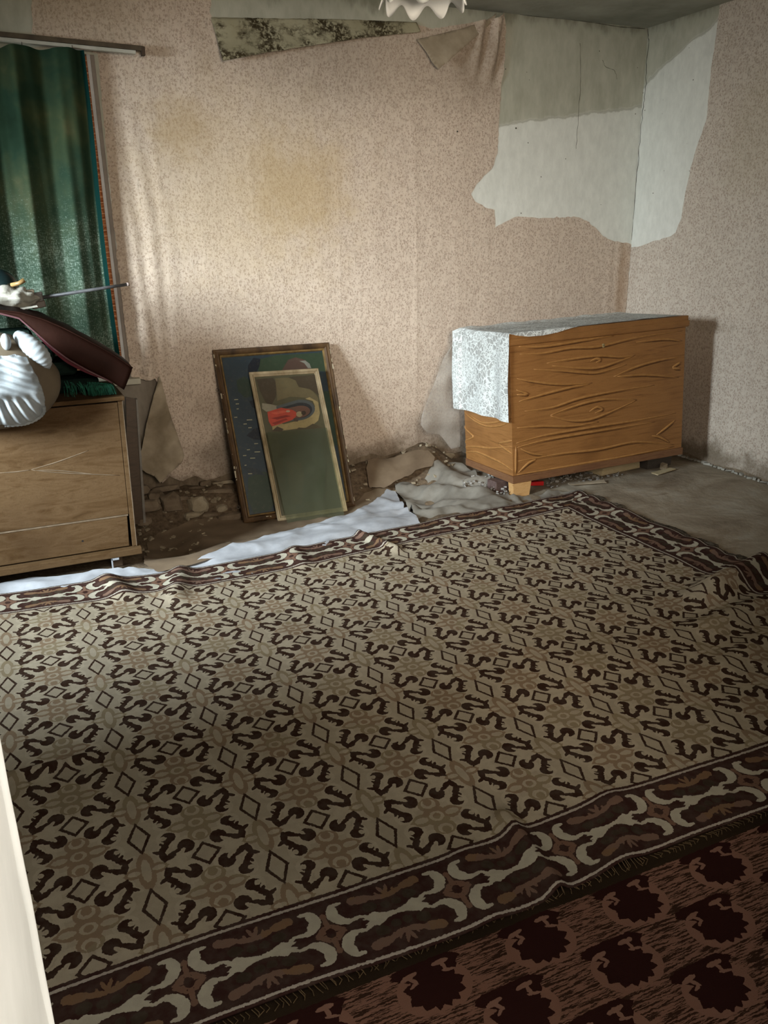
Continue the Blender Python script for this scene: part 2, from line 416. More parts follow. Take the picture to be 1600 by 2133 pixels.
    cream = t.mn(H(0, 0, .04, .002, .0065), G(.046, .000, .020, .0175), t.rhomb(g, .050, .008, .030, .014), H(.058, .008, .082, .022, .0045), H(.080, .022, .108, .017, .0050),
                 H(.106, .018, .124, .024, .0085), H(.122, .024, .139, .048, .0125), H(.139, .044, .132, .070, .0125), H(.134, .078, .110, .078, .0055))
    leaf = t.mn(G(.062, .069, .027, .0125, 8), H(.040, .064, .004, .054, .0075), H(0, .058, .010, .085, .0045), G(.078, .073, .014, .0125), H(.018, .060, .022, .072, .003))
    star = t.mx(t.mn(H(.158, 0, .158, .050, .006), G(.158, .054, .0075, .009), H(.127, .004, .158, .012, .006), H(.128, 0, .148, .022, .0055)), t.sub(2.0, G(.158, 0, .011, .014)))
    olive = t.mn(G(.050, .038, .017, .014), G(.014, .030, .012, .011))
    bb = (0.040, 0.017, 0.014)
    bc = t.mix(t.lt(olive, 1), bb, (0.042, 0.030, 0.020))
    bc = t.mix(t.lt(leaf, 1), bc, t.mix(t.gt(t.noise(uv, 4, 2), .5), (0.19, 0.112, 0.062), (0.18, 0.108, 0.078)))
    bc = t.mix(t.lt(star, 1), bc, (0.18, 0.10, 0.068)); bc = t.mix(t.lt(cream, 1), bc, (0.46, 0.42, 0.33))
    l1 = t.lt(t.math('ABSOLUTE', t.sub(dist, .008)), .0038); l2 = t.lt(t.math('ABSOLUTE', t.sub(dist, .220)), .0038)
    bc = t.mix(t.mx(l1, l2), bc, (0.42, 0.37, 0.31))
    c = t.mix(t.lt(dist, .234), field, bc)
    c = t.mix(t.mul(t.step(mid, .35, .7), .18), c, (0.16, 0.13, 0.10)); c = t.mix(t.mul(fine, .35), c, t.mix(.5, c, (0.05, .04, .03)))
    t.color(c); t.bump(t.add(fine, t.mul(mid, .4)), .55, .003)
    return t.m
M_RUG = m_rug()
def m_rug2():
    t = NT('dark_rug_pile', 1.0, 0.0); uv = t.uv()
    cn = t.noise(uv, 110, 2, 0.6, col=True)
    w = t.n.new('ShaderNodeVectorMath'); w.operation = 'MULTIPLY_ADD'; t.l.new(cn, w.inputs[0]); w.inputs[1].default_value = (.007, .007, 0); t.l.new(uv, w.inputs[2])
    u, v, _ = t.sep(w.outputs[0]); RH = .1275
    vv = t.sub(v, 1.168+RH*20); row = t.math('FLOOR', t.add(t.math('DIVIDE', vv, RH), .5)); y = t.sub(vv, t.mul(row, RH))
    par = t.math('MODULO', t.mul(row, -1.0), 2.0); x = t.sub(t.add(u, t.mul(par, .1325)), .889)
    x = t.sub(t.math('WRAP', t.add(x, .1325+.265*20), .265, 0.0), .1325)
    q = t.comb(x, y); r = t.ell(q, -.004, -.008, .062, .047); ang = t.math('ARCTAN2', t.add(y, .008), x)
    saw = t.math('PINGPONG', t.mul(ang, 4.2), 1.0)
    gear = t.lt(t.add(r, t.mul(saw, .22)), 1.12)
    tri = t.mx(t.lt(t.seg(q, -.072, .054, .062, .052, .009), 1), t.lt(t.rhomb(q, 0, .046, .085, .055), 1), t.lt(t.ell(q, .045, .035, .022, .022), 1))
    T = t.mn(t.seg(q, .018, .044, .050, .046, .0055), t.seg(q, .036, .044, .038, .024, .0045), t.seg(q, .03, .023, .055, .018, .0035),
             t.seg(q, -.060, .034, -.028, .040, .0055), t.seg(q, -.045, .034, -.034, .018, .0045), t.seg(q, -.05, .010, -.034, .018, .0035))
    st = t.noise(w.outputs[0], 1, 4, .65, sc=(16, 210, 1)); bign = t.noise(uv, 1.5, 3)
    base = t.mix(bign, (0.185, 0.092, 0.060), (0.24, 0.132, 0.098))
    near = t.lt(r, 1.35)
    c = t.mix(t.mul(t.mul(t.lt(st, .49), t.inv(near)), .92), base, (0.026, 0.013, 0.008))
    c = t.mix(t.mx(gear, tri), c, (0.030, 0.011, 0.009)); c = t.mix(t.lt(T, 1), c, (0.23, 0.125, 0.09))
    d = t.sub(1.236, v); c = t.mix(t.lt(d, .006), c, (0.03, .02, .012))
    t.color(c); fine = t.noise(uv, 350, 2, .7); t.bump(t.add(fine, st), .5, .003)
    return t.m
M_RUG2 = m_rug2()

# ------------------------------------------------------------------ SETTING: shell
XL = -1.5
def struct(name, mb, mat, **k):
    o = mb.build(name, mat, **k); o['kind'] = 'structure'; return o
T = 0.32
wall_back = struct('wall_back', MB().box(0.60, X0+0.3, Y0, Y0+T, -0.35, HC+.1).box(XL-.3, -0.95, Y0, Y0+T, -0.35, HC+.1)
    .box(-0.95, 0.60, Y0, Y0+T, -0.35, 0.745).box(-0.95, 0.60, Y0, Y0+T, 2.36, HC+.1), M_PL)
wall_right = struct('wall_right', MB().box(X0, X0+0.3, 0.0, Y0, -0.35, HC+.1), M_PLR)
M_WH = simple('old_whitewash', (0.50, 0.50, 0.48), (0.66, 0.66, 0.63), 3, 0.9, .2)
wall_left = struct('wall_left', MB().box(XL-.3, XL, 0.0, 2.35, -0.35, HC+.1).box(XL-.3, XL, 3.55, Y0, -0.35, HC+.1)
    .box(XL-.3, XL, 2.35, 3.55, -0.35, 0.80).box(XL-.3, XL, 2.35, 3.55, 2.15, HC+.1), M_WH)
wall_front = struct('wall_front', MB().box(XL-.3, -0.046, 0.02, 0.50, -0.35, HC+.1).box(1.15, X0+.3, 0.02, 0.50, -0.35, HC+.1).box(-0.046, 1.15, 0.02, 0.50, 2.15, HC+.1), M_WH)
struct('ceiling', MB().box(XL-.3, X0+.3, 0.0, Y0+T, HC, HC+.12), M_CEIL)
# floor: one height field that sinks towards the back wall
def build_floor():
    xs = np.concatenate([np.arange(XL, 0.3, .09), np.arange(0.3, 3.3, .028), np.arange(3.3, X0+.31, .05)])
    ys = np.concatenate([np.arange(-1.2, 3.2, .11), np.arange(3.2, 3.7, .05), np.arange(3.7, Y0+.06, .028)])
    v = []; f = []
    for y in ys:
        for x in xs:
            z = floor_h(x, y)
            if x > 2.9 and y > 2.0:   # wrinkles of the worn floor covering
                z += .008*nz(x, y, 5, 3.1)+.006*abs(nz(x*0.7+y*.5, y*.3, 1, 6))
            elif y > 3.75 and x > .42: z += .014*nz(x, y, 9, 17)
            v.append((x, y, z-0.004))
    nx = len(xs)
    for j in range(len(ys)-1):
        for i in range(nx-1):
            a = j*nx+i; f.append((a, a+1, a+nx+1, a+nx))
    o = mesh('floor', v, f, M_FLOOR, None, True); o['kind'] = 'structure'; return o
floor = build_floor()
# door jamb lip beside the camera
M_JAMB = simple('white_plaster_jamb', (0.60, 0.60, 0.57), (0.74, 0.74, 0.71), 7, 0.85, .35)
v2, tr = tri_poly([(0.02, 0.0), (0.505, 0.0), (0.505, 2.15), (0.02, 2.15)], 0.03)
sheet('plaster_skim', v2, tr, lambda y, z: (-0.0445+0.0012*nz(y, z, 0, 14)+.0006*nz(y, z, 2, 60), y, z), M_JAMB, wall_front)
mb = MB(); pts = [(-0.0445+.0012*nz(0, k*.05, 4, 8), 0.500+.0015*nz(0, k*.05, 0, 7), 0.0+k*.03) for k in range(72)]
mb.tube(pts, [0.0045+.001*nz(3, k*.05, 0, 9) for k in range(72)], 6)
mb.build('corner_bead', M_JAMB, wall_front, smooth=True)

# ---- wallpaper of the back wall in torn strips
def pb(pts): return [tuple(on_y(x, y, Y0)[[0, 2]]) for x, y in pts]
left_edge = pb([(272, 784), (262, 700), (250, 600), (238, 480), (226, 360), (214, 230), (206, 132), (203, 112)])
outl = pb([(66, 70), (66, -5)])+[(0.22, HC), (1.235, HC)]+pb([(440, 10), (436, 24), (442, 37)])+pb([(560, 40), (700, 42), (868, 50), (900, 60), (1030, 40), (1050, 24), (1053, 60), (1046, 130), (1040, 240), (1036, 320),
    (1024, 352), (1008, 366), (990, 388), (981, 404), (990, 420), (1010, 432), (1030, 437), (1031, 474), (1052, 462), (1078, 451), (1130, 454), (1200, 452), (1222, 460), (1240, 474), (1256, 492), (1280, 503), (1308, 506)])
outl += [(X0-.002, 1.40), (X0-.002, -0.02)]+pb([(1000, 960), (960, 940), (925, 950), (900, 938), (872, 948), (845, 936), (800, 950), (770, 944), (735, 958), (600, 980), (480, 985), (455, 992), (430, 1000), (405, 990), (380, 1000), (352, 990), (335, 1002), (318, 960), (308, 900), (312, 850), (330, 800), (320, 786), (300, 790)])
outl += left_edge
SEAMS = [0.87, 1.395, 1.92, 2.445, 2.97, 3.495, 4.02]
v2, tr = tri_poly(outl, 0.022, SEAMS, 0.006, 3)
def wp_back(x, z):
    d = 0.002+0.0015*nz(x, z, 0, 7)+0.0010*nz(x, z*.5, 2, 22)
    # loose wrinkled paper beside the window
    k = math.exp(-((x-0.72)/0.16)**2)*(0.25+0.75*sm((2.2-z)/0.9))
    d += k*(0.010+0.008*math.sin(x*62+1.4*math.sin(z*3.1)+z*2.2)+.006*nz(x, z, 3, 12))
    lo = math.exp(-((x-0.70)/0.12)**2)*sm((1.35-z)/0.55)
    d += lo*(0.020+0.035*max(0, math.sin(x*38-2.2*z+1.0)))
    top = sm((z-2.42)/0.15)*sm((1.3-x)/0.5); d += top*(0.012+0.02*abs(nz(x*1.0, z*.5, 6, 8)))
    # loose vertical folds in the middle and beside the corner
    for cx, w, a in ((1.10, .05, .004), (2.43, .012, .004), (2.16, .05, .0035), (1.80, .06, .003), (2.75, .05, .003), (3.98, .02, .006), (4.06, .018, .009), (3.25, .05, .003)):
        d += a*math.exp(-((x-cx-.02*nz(0, z, cx, 2))/w)**2)*(0.6+.6*nz(0, z, cx, 1.6))
    # curled top corner next to the bare plaster
    c = sm((x-2.78)/0.12)*sm((z-2.33)/0.2)*sm((3.08-x)/.06); d += c*(0.03+.03*math.sin(x*55-z*9))
    for s in SEAMS: d += 0.0010*math.exp(-((x-s)/.012)**2)
    fr = sm((0.30-z)/0.25); d += fr*(0.004+.010*abs(nz(x, z, 8, 10)))
    return (x, Y0-max(d, 0.0008), z)
bands = [-9]+SEAMS+[99]
for i in range(len(bands)-1):
    sub = [t for t in tr if bands[i] < sum(v2[k][0] for k in t)/3 < bands[i+1]]
    if sub: sheet('wallpaper_strip', v2, sub, wp_back, M_WB, wall_back)
# ---- wallpaper of the right wall
def pr(pts): return [tuple(on_x(x, y, X0)[[1, 2]]) for x, y in pts]
outr = pr([(1311, 510), (1330, 514), (1352, 506), (1398, 492), (1408, 484), (1420, 455), (1428, 405), (1440, 350), (1452, 310), (1472, 250), (1480, 170), (1494, 60), (1500, 10)])
outr = [(Y0-.004, 1.38)]+outr[1:]+[(outr[-1][0]-.005, HC), (0.5, HC), (0.5, 0.02), (2.0, 0.015), (3.0, .03), (3.4, .012), (3.7, .03), (3.95, .012), (4.15, .035), (4.5, .02), (Y0-.004, .03)]
RS = [0.92, 1.45, 1.98, 2.51, 3.04, 3.57, 4.10, 4.63]
v2, tr = tri_poly(outr, 0.035, RS, 0.005, 8)
def wp_right(y, z):
    d = 0.002+0.0018*nz(y, z, 0, 6)+.001*nz(y, z*.5, 2, 20)
    for cy, w, a in ((4.55, .03, .010), (4.80, .02, .012), (4.35, .05, .007), (4.12, .012, .006), (3.7, .05, .004)):
        d += a*math.exp(-((y-cy-.02*nz(0, z, cy, 2))/w)**2)*(0.7+.5*nz(0, z, cy, 1.6))
    d += .012*math.exp(-((z-.93-.1*(4.2-y))/.02)**2)*sm((4.3-y)/.1)*.5
    return (X0-max(d, .0008), y, z)
bands = [-9]+RS+[99]
for i in range(len(bands)-1):
    sub = [t for t in tr if bands[i] < sum(v2[k][0] for k in t)/3 < bands[i+1]]
    if sub: sheet('wallpaper_strip', v2, sub, wp_right, M_WR, wall_right)
# crumbling foot of the right wall
mb = MB()
for k in range(70):
    y = 2.3+k*.036; mb.quad_box((X0-.012+random.uniform(-.006, .006), y, .006), (random.uniform(.008, .028), random.uniform(.012, .045), random.uniform(.005, .020)), Matrix.Rotation(random.random(), 3, 'Z'), .004)
o = mb.build('crumbled_plaster', simple('plaster_crumbs', (.22, .205, .17), (.40, .38, .33), 30), wall_right); o['kind'] = 'stuff'

# ---- cracks in the bare plaster
M_CRK = simple('crack_shadow_dirt', (.03, .028, .02), (.08, .07, .05), 30)
def crack(pts, r, f, par):
    P = catmull_(pts, 6); mb = MB(); mb.tube([f(x+random.uniform(-1.2, 1.2), y) for x, y in P], [r*random.uniform(.5, 1.2) for _ in P], 5); return mb.build('crack', M_CRK, par)
def catmull_(P, n):
    out = []
    for a, b in zip(P, P[1:]):
        for k in range(n): out.append((a[0]+(b[0]-a[0])*k/n, a[1]+(b[1]-a[1])*k/n))
    return out+[P[-1]]
fb = lambda x, y: tuple(on_y(x, y, Y0-.0005)); frw = lambda x, y: tuple(on_x(x, y, X0-.0008))
crack([(1349, 60), (1352, 88), (1347, 130), (1346, 175), (1341, 215), (1336, 262), (1330, 330), (1322, 420), (1315, 500)], .0022, frw, wall_right)
crack([(1208, 90), (1210, 160), (1207, 215), (1203, 262), (1200, 310)], .0012, fb, wall_back)
crack([(1255, 125), (1262, 140), (1280, 146), (1286, 165)], .0013, fb, wall_back)
crack([(1060, 26), (1110, 34), (1180, 40), (1240, 48), (1290, 56), (1345, 60)], .0022, fb, wall_back)
rk = bmesh.new(); bmesh.ops.create_icosphere(rk, subdivisions=1, radius=.006); me = bpy.data.meshes.new('nail_hole'); rk.to_mesh(me); rk.free(); me.materials.append(M_CRK)
for q in ((1075, 267), (953, 274)): o = bpy.data.objects.new('nail_hole', me); COL.objects.link(o); o.location = on_y(q[0], q[1], Y0-.003); o.parent = wall_back

# ---- torn flaps of paper
def flap(name, px, Ytop, Ybot, ytp, ybp, mat, parent, amp=.01, step=.02, seed=0, cat=None):
    """px outline on a sheet whose depth runs from Ytop (at pixel row ytp) to Ybot (row ybp)"""
    pol = [(x/100., y/100.) for x, y in px]
    v2, tr = tri_poly(pol, step*4, (), .01, seed)
    def fn(a, b):
        x, y = a*100, b*100; q = min(1, max(0, (y-ytp)/(ybp-ytp)))
        Y = Ytop+(Ybot-Ytop)*q+amp*nz(x*.01, y*.01, seed, 3)
        p = on_y(x, y, Y); return p
    return sheet(name, v2, tr, fn, mat, parent, thick=.001)
flap('paper_flap', [(440, 36), (560, 38), (700, 40), (868, 46), (877, 66), (760, 78), (640, 96), (540, 112), (464, 127)], Y0-.012, Y0-.085, 40, 120, M_MOULD, wall_back, .012, seed=1)
flap('paper_flap', [(868, 82), (900, 74), (960, 60), (1010, 44), (1034, 28), (1030, 42), (990, 78), (960, 104), (914, 145), (900, 130), (888, 108)], Y0-.010, Y0-.09, 40, 140, M_BACKPAPER, wall_back, .012, seed=2)
flap('paper_flap', [(332, 782), (338, 800), (352, 855), (368, 900), (384, 948), (380, 962), (355, 985), (334, 1006), (322, 992), (305, 985), (296, 978), (288, 970), (292, 950), (304, 890), (316, 840)], Y0-.075, Y0-.17, 790, 1000, M_BACKPAPER, wall_back, .05, seed=5)

# ---- masonry stones and rubble at the foot of the back wall
M_STONE = simple('clay_stone', (0.12, 0.085, 0.055), (0.26, 0.20, 0.14), 9, 0.95, .6, bd=.01)
M_STONE2 = simple('lime_flake', (0.24, 0.19, 0.125), (0.38, 0.32, 0.23), 12, 0.95, .4)
def rock(name, c, sz, mat, parent, rz=0.0, seed=0, tilt=0.0, sub=2):
    bm = bmesh.new(); bmesh.ops.create_icosphere(bm, subdivisions=sub, radius=1.0)
    R = Matrix.Rotation(rz, 3, 'Z') @ Matrix.Rotation(tilt, 3, 'X')
    for v in bm.verts:
        p = v.co.copy(); q = Vector([math.copysign(abs(k)**0.62, k) for k in p])*0.82
        q *= 1+0.28*noise.noise(p*1.3+Vector((seed*3.1, 0, 0)))+.10*noise.noise(p*3+Vector((0, seed, 0)))
        v.co = Vector(c)+R @ Vector((q.x*sz[0]/2, q.y*sz[1]/2, q.z*sz[2]/2))
    me = bpy.data.meshes.new(name); bm.to_mesh(me); bm.free(); me.materials.append(mat)
    o = bpy.data.objects.new(name, me); COL.objects.link(o)
    if parent: o.parent = parent
    return o
ST = [(308, 1053, 56, 24, 4.55, 0), (357, 1046, 44, 36, 4.66, 0), (326, 1035, 34, 26, 4.75, 0), (385, 1042, 30, 20, 4.74, 0), (414, 1050, 44, 34, 4.66, 1), (442, 1052, 28, 20, 4.72, 1), (462, 1060, 30, 16, 4.64, 1),
      (450, 1030, 88, 26, 4.76, 0), (463, 1007, 46, 12, 4.84, 1), (428, 1007, 26, 14, 4.85, 0), (478, 1076, 52, 14, 4.55, 0), (402, 1072, 36, 10, 4.60, 1), (438, 1072, 30, 9, 4.60, 0), (345, 1018, 60, 14, 4.85, 0),
      (290, 1022, 40, 24, 4.80, 0), (408, 1020, 40, 14, 4.84, 0), (300, 1085, 30, 18, 4.42, 0), (748, 985, 36, 26, 4.83, 0), (758, 1012, 30, 20, 4.72, 0), (905, 975, 60, 34, 4.78, 0), (925, 950, 50, 14, 4.85, 1), (790, 962, 44, 10, 4.87, 1)]
for i, (x, y, w, h, Y, k) in enumerate(ST):
    p = on_y(x, y, Y); L = np.linalg.norm(p-CV); s = L/FPX
    rock('stone', p, (w*s*1.15, max(.05, h*s*1.3), h*s*1.15), M_STONE2 if k else M_STONE, wall_back, random.uniform(-.3, .3), i, random.uniform(-.3, .2))
mb = MB()
for k in range(420):
    x = random.uniform(.5, 2.6); y = random.uniform(4.05, 4.85)
    if 1.0 < x < 1.9 and y < 4.6: continue
    if x > .95 and y < 4.45: continue
    s = random.uniform(.006, .03); mb.quad_box((x, y, floor_h(x, y)+s*.25), (s, s*random.uniform(.5, 1), s*random.uniform(.3, .7)), Matrix.Rotation(random.random()*3, 3, 'Z') @ Matrix.Rotation(random.uniform(-.5, .5), 3, 'X'), s*.15)
o = mb.build('rubble', M_STONE2, floor); o['kind'] = 'stuff'

# ------------------------------------------------------------------ RUGS
def ridge(x, y, ax, ay, bx, by, w, a, fade=.06):
    dx, dy = bx-ax, by-ay; L = math.hypot(dx, dy); t = ((x-ax)*dx+(y-ay)*dy)/L; d = ((x-ax)*dy-(y-ay)*dx)/L
    e = 1.0
    if t < 0: e = math.exp(-(t/fade)**2)
    elif t > L: e = math.exp(-((t-L)/fade)**2)
    return a*math.exp(-(d/w)**2)*e
FE = [(-.6, 3.79), (-.2, 3.755), (.25, 3.70), (.635, 3.648), (1.1, 3.675), (1.5, 3.725), (2.1, 3.765), (2.6, 3.80), (3.1, 3.845)]
def far_edge(u): return float(np.interp(u, [a for a, b in FE], [b for a, b in FE]))
def rug_pt(u, v):
    k = sm((v-2.4)/1.3)
    x = u; y = v+(far_edge(u)-3.722)*k
    y += .012*math.sin(u*5.2+.6)*(1-sm((v-1.25)/.5))
    z = max(floor_h(x, y), -.03)+.014+.003*nz(x, y, 0, 4)
    z += .010*max(0, nz(x*1.0, y*1.6, 4, 2.2))
    z += ridge(x, y, 1.50, 3.80, 1.60, 3.44, .022, .032, .03)+ridge(x, y, .62, 3.80, .50, 3.35, .05, .028)+ridge(x, y, .22, 3.85, .30, 3.5, .05, .03)+ridge(x, y, 1.16, 3.8, 1.12, 3.5, .05, .02)
    z += ridge(x, y, .985, 1.10, 1.02, 1.52, .028, .030, .04)+ridge(x, y, 1.12, 1.15, 1.32, 1.46, .05, .016)+ridge(x, y, .80, 1.15, .86, 1.45, .05, .010)
    z += ridge(x, y, 3.2, 2.52, 2.60, 2.36, .075, .085, .13)+ridge(x, y, 3.2, 2.25, 2.4, 2.15, .06, .035, .15)+ridge(x, y, 2.75, 2.05, 2.2, 1.9, .05, .014, .2)
    z += ridge(x, y, -.5, 2.30, .02, 2.30, .022, .022, .05)
    if u > 2.90 and v > 2.6: z += .012*sm((u-2.9)/.1)*abs(math.sin(v*19+1.3*math.sin(v*7)))
    return (x, y, z)
def grid_sheet(name, us, vs, fn, mat, parent=None, thick=.0):
    v = [fn(a, b) for b in vs for a in us]; nx = len(us)
    f = [(j*nx+i, j*nx+i+1, (j+1)*nx+i+1, (j+1)*nx+i) for j in range(len(vs)-1) for i in range(nx-1)]
    o = mesh(name, v, f, mat, parent, True); l = o.data.uv_layers.new(name='UVMap')
    co = np.array([(a, b) for b in vs for a in us], dtype=np.float32)
    idx = np.zeros(len(o.data.loops), dtype=np.int32); o.data.loops.foreach_get('vertex_index', idx)
    l.data.foreach_set('uv', co[idx].ravel())
    if thick:
        m = o.modifiers.new('thickness', 'SOLIDIFY'); m.thickness = thick; m.offset = -1
    return o
rug = thing('patterned_rug', 'large cream and brown patterned rug with dark scroll border covering the floor', 'rug', (1.25, 2.5, 0))
grid_sheet('pile', np.linspace(-.5, 3.0, 260), np.linspace(1.256, 3.722, 190), rug_pt, M_RUG, rug, .007)
mb = MB()
M_FR = simple('fringe_wool', (0.03, .022, .015), (0.12, .10, .075), 20)
for k in range(330):
    v = 1.3+2.42*k/330; x, y, z = rug_pt(3.0, v)
    cl = .5+.5*math.sin(v*23+2*math.sin(v*9)); L = .02+.055*cl*random.uniform(.6, 1.1); dy = random.uniform(-.02, .02)+.015*math.sin(v*40)
    if cl < .25 and random.random() < .7: continue
    zz = floor_h(x+L, y)+.004
    mb.tube([(x-.003, y, z-.003), (x+L*.5, y+dy*.4, (z+zz)/2+.008*random.random()), (x+L, y+dy, zz)], [.0028, .0022, .0012], 4)
o = mb.build('fringe', M_FR, rug); o['kind'] = 'stuff'; o['label'] = 'dark worn fringe along the right edge'

def rug2_pt(u, v):
    return (u, v, .006+.003*nz(u, v, 3, 5)+ridge(u, v, .9, 1.2, 1.0, 1.3, .03, .003))
r2 = thing('maroon_rug', 'dark reddish brown rug with toothed medallions lying under the near border', 'rug', (1.5, .9, 0))
grid_sheet('pile', np.linspace(-.1, 3.2, 120), np.linspace(.56, 1.285, 34), rug2_pt, M_RUG2, r2, .004)
mb = MB()
for k in range(300):
    x = -.1+3.3*k/300; z = rug_pt(min(x, 3.0), 1.256)[2]
    x += random.uniform(-.006, .006); mb.tube([(x, 1.262, z-.004), (x+.006, 1.251, .013), (x+random.uniform(-.01, .014), 1.247-random.random()*.008, .011)], .0009, 4)
o = mb.build('fringe', simple('golden_thread', (.07, .045, .02), (.20, .13, .06), 40), rug); o['kind'] = 'stuff'; o['label'] = 'thin golden fringe along the near edge'

# ------------------------------------------------------------------ WOODEN CHEST under the bare plaster
M_CH = wood('orange_wood_laminate', (0.215, 0.095, 0.028), (0.30, 0.140, 0.045), (0.110, 0.044, 0.012), sc=(1.0, 1.0, 17), scale=3.0, rough=.42, bump=.25)
M_CHR = simple('raised_grain', (0.27, 0.125, 0.036), (0.36, 0.18, 0.06), 30, .4)
M_CHD = wood('dark_plinth_wood', (0.14, 0.062, 0.03), (0.20, 0.10, 0.045), (0.09, 0.04, 0.02), sc=(2, 2, 20))
M_LEG = wood('pale_wood_leg', (0.46, 0.26, 0.10), (0.56, 0.34, 0.15), (0.34, 0.18, 0.07), sc=(3, 3, 14), scale=5)
M_BRASS = simple('tarnished_brass', (0.20, 0.15, 0.07), (0.35, 0.27, 0.13), 60, .4)
chest = thing('wooden_chest', 'orange wood-grain laminate chest with lid standing crookedly in the far corner', 'chest', (2.612, 3.955, .080))
chest.rotation_euler = (math.radians(-3.2), math.radians(-1.9), math.radians(-2.4))
CM = pmat(chest); CMI = CM.inverted()
def on_chest(px, py, axis, val):
    o = CMI @ Vector(CV); d = (CMI.to_3x3() @ Vector(ray(px, py))); t = (val-o[axis])/d[axis]; return o+d*t
CW, CD, CH_ = 1.245, .60, .875
def cb(name, x0, x1, y0, y1, z0, z1, m, bev=.002, par=None):
    return MB().box(x0, x1, y0, y1, z0, z1).build(name, m, par or chest, bevel=bev, world_space=False)
cb('front_panel', 0.0, CW, 0, .02, .045, .805, M_CH)
side = cb('side_panel', 0.0, .02, .0205, CD, .045, .805, M_CH); cb('side_panel', CW-.02, CW, .0205, CD, .045, .805, M_CH)
cb('back_panel', .0205, CW-.0205, CD-.012, CD, .045, .805, M_CHD); cb('bottom_panel', .0205, CW-.0205, .0205, CD-.013, .045, .06, M_CHD)
cb('plinth', -.006, CW+.006, -.008, CD, 0, .0445, M_CHD, .003)
cb('lid', -.008, CW+.012, -.010, CD+.01, .8065, CH_, M_CH, .004)
cb('lid_lip', -.010, CW+.016, -.014, -.0105, .812, .845, M_CH, .001)
mb = MB(); mb.prism([(-.004, -.004, 0), (.125, -.004, 0), (.108, -.004, -.088), (.0, -.004, -.088)], [(-.004, .05, 0), (.125, .05, 0), (.108, .05, -.085), (.0, .05, -.085)])
mb.build('leg', M_LEG, chest, bevel=.002, world_space=False)
RG = [[(575, 303), (700, 298), (850, 270), (1000, 262), (1200, 215), (1450, 178)], [(570, 262), (700, 262), (900, 232), (1080, 202)], [(720, 352), (850, 330), (1000, 312), (1120, 318), (1195, 308)],
      [(750, 366), (900, 378), (1000, 376), (1100, 345), (1190, 312)], [(955, 342), (985, 328), (1010, 334), (985, 348)], [(560, 435), (650, 450), (800, 465), (965, 458)], [(570, 558), (700, 520), (850, 482), (950, 466)],
      [(556, 495), (618, 518), (560, 522)], [(1080, 425), (1200, 372), (1330, 335), (1440, 318)], [(1100, 424), (1250, 414), (1430, 428)], [(740, 632), (850, 590), (950, 560), (1050, 545), (1205, 549)],
      [(740, 635), (850, 660), (950, 655), (1050, 620), (1205, 551)], [(950, 612), (990, 588), (1020, 600), (980, 620)], [(556, 782), (700, 742), (850, 715), (1000, 690), (1200, 660), (1415, 620)],
      [(560, 806), (700, 768), (900, 732), (1100, 700), (1300, 668)], [(580, 812), (640, 836), (722, 848)], [(568, 940), (620, 890), (665, 868)], [(1310, 738), (1360, 700), (1408, 660)], [(1285, 742), (1330, 750), (1380, 778)],
      [(1395, 374), (1440, 347)], [(1395, 378), (1440, 382)], [(650, 385), (800, 392), (900, 400), (1000, 402), (1150, 360)], [(600, 610), (750, 590), (900, 540), (1100, 500), (1300, 470)], [(1200, 240), (1350, 222), (1446, 232)],
      [(560, 700), (700, 690), (850, 690), (1000, 668)], [(560, 880), (800, 838), (1000, 815), (1200, 775), (1405, 790)], [(555, 800), (553, 945)], [(560, 960), (800, 915), (1100, 860), (1405, 800)]]
def catmull(P, n=5):
    P = [P[0]]+P+[P[-1]]; out = []
    for i in range(1, len(P)-2):
        for k in range(n):
            t = k/n; a, b, c, d = [Vector(q) for q in P[i-1:i+3]]
            out.append(.5*((2*b)+(c-a)*t+(2*a-5*b+4*c-d)*t*t+(3*b-a-3*c+d)*t**3))
    out.append(Vector(P[-2])); return out
def grain(lines, axis, val, parent, name, kr=1.0):
    mb = MB()
    for L in lines:
        P = catmull([(q[0], q[1]) for q in L]); pts = []
        for q in P:
            p = on_chest(860+q.x/2.58, 620+q.y/2.58, axis, val); p[axis] = val+.0005
            lo = [0.004, 0, .05]; hi = [CW-.004, CD, .80]
            for k in range(3):
                if k != axis: p[k] = min(max(p[k], lo[k]), hi[k])
            pts.append(p)
        m = len(pts); rad = [kr*(.0016+.0070*math.sin(math.pi*(i+.4)/(m))) for i in range(m)]
        b = len(mb.v); mb.tube(pts, rad, 6)
        for k in range(b, len(mb.v)): mb.v[k][axis] = val+(mb.v[k][axis]-val)*.75
    return mb.build(name, M_CHR, parent, smooth=True, world_space=False)
g = grain(RG, 1, -.0005, chest, 'raised_grain'); g['kind'] = 'stuff'
M_KEEP = M_CHR; M_CHR = simple('dark_grain', (.075, .030, .010), (.13, .055, .018), 30, .5)
g = grain([[(x+3, y+9) for x, y in L] for L in RG], 1, .0012, chest, 'dark_grain', .5); g['kind'] = 'stuff'
M_CHR = M_KEEP
g = grain([[(275, 615), (330, 660), (400, 690), (480, 685), (530, 655)], [(255, 680), (310, 730), (322, 750), (262, 775)], [(275, 832), (340, 828), (420, 860), (480, 890), (535, 928)], [(460, 782), (535, 768)], [(460, 786), (500, 815), (532, 838)],
           [(262, 870), (350, 870), (430, 900), (500, 925)], [(300, 625), (370, 670), (450, 668), (530, 640)], [(262, 800), (340, 800), (420, 808), (530, 800)]], 0, -.0005, chest, 'raised_grain'); g['kind'] = 'stuff'
k = on_chest(1257, 720, 1, -.002); lk = MB().lathe([(0, .004), (.009, .004), (.012, .001), (.013, -.004)], 16).build('lock', M_BRASS, chest, True, world_space=False)
lk.location = k; lk.rotation_euler = (math.radians(90), 0, 0)
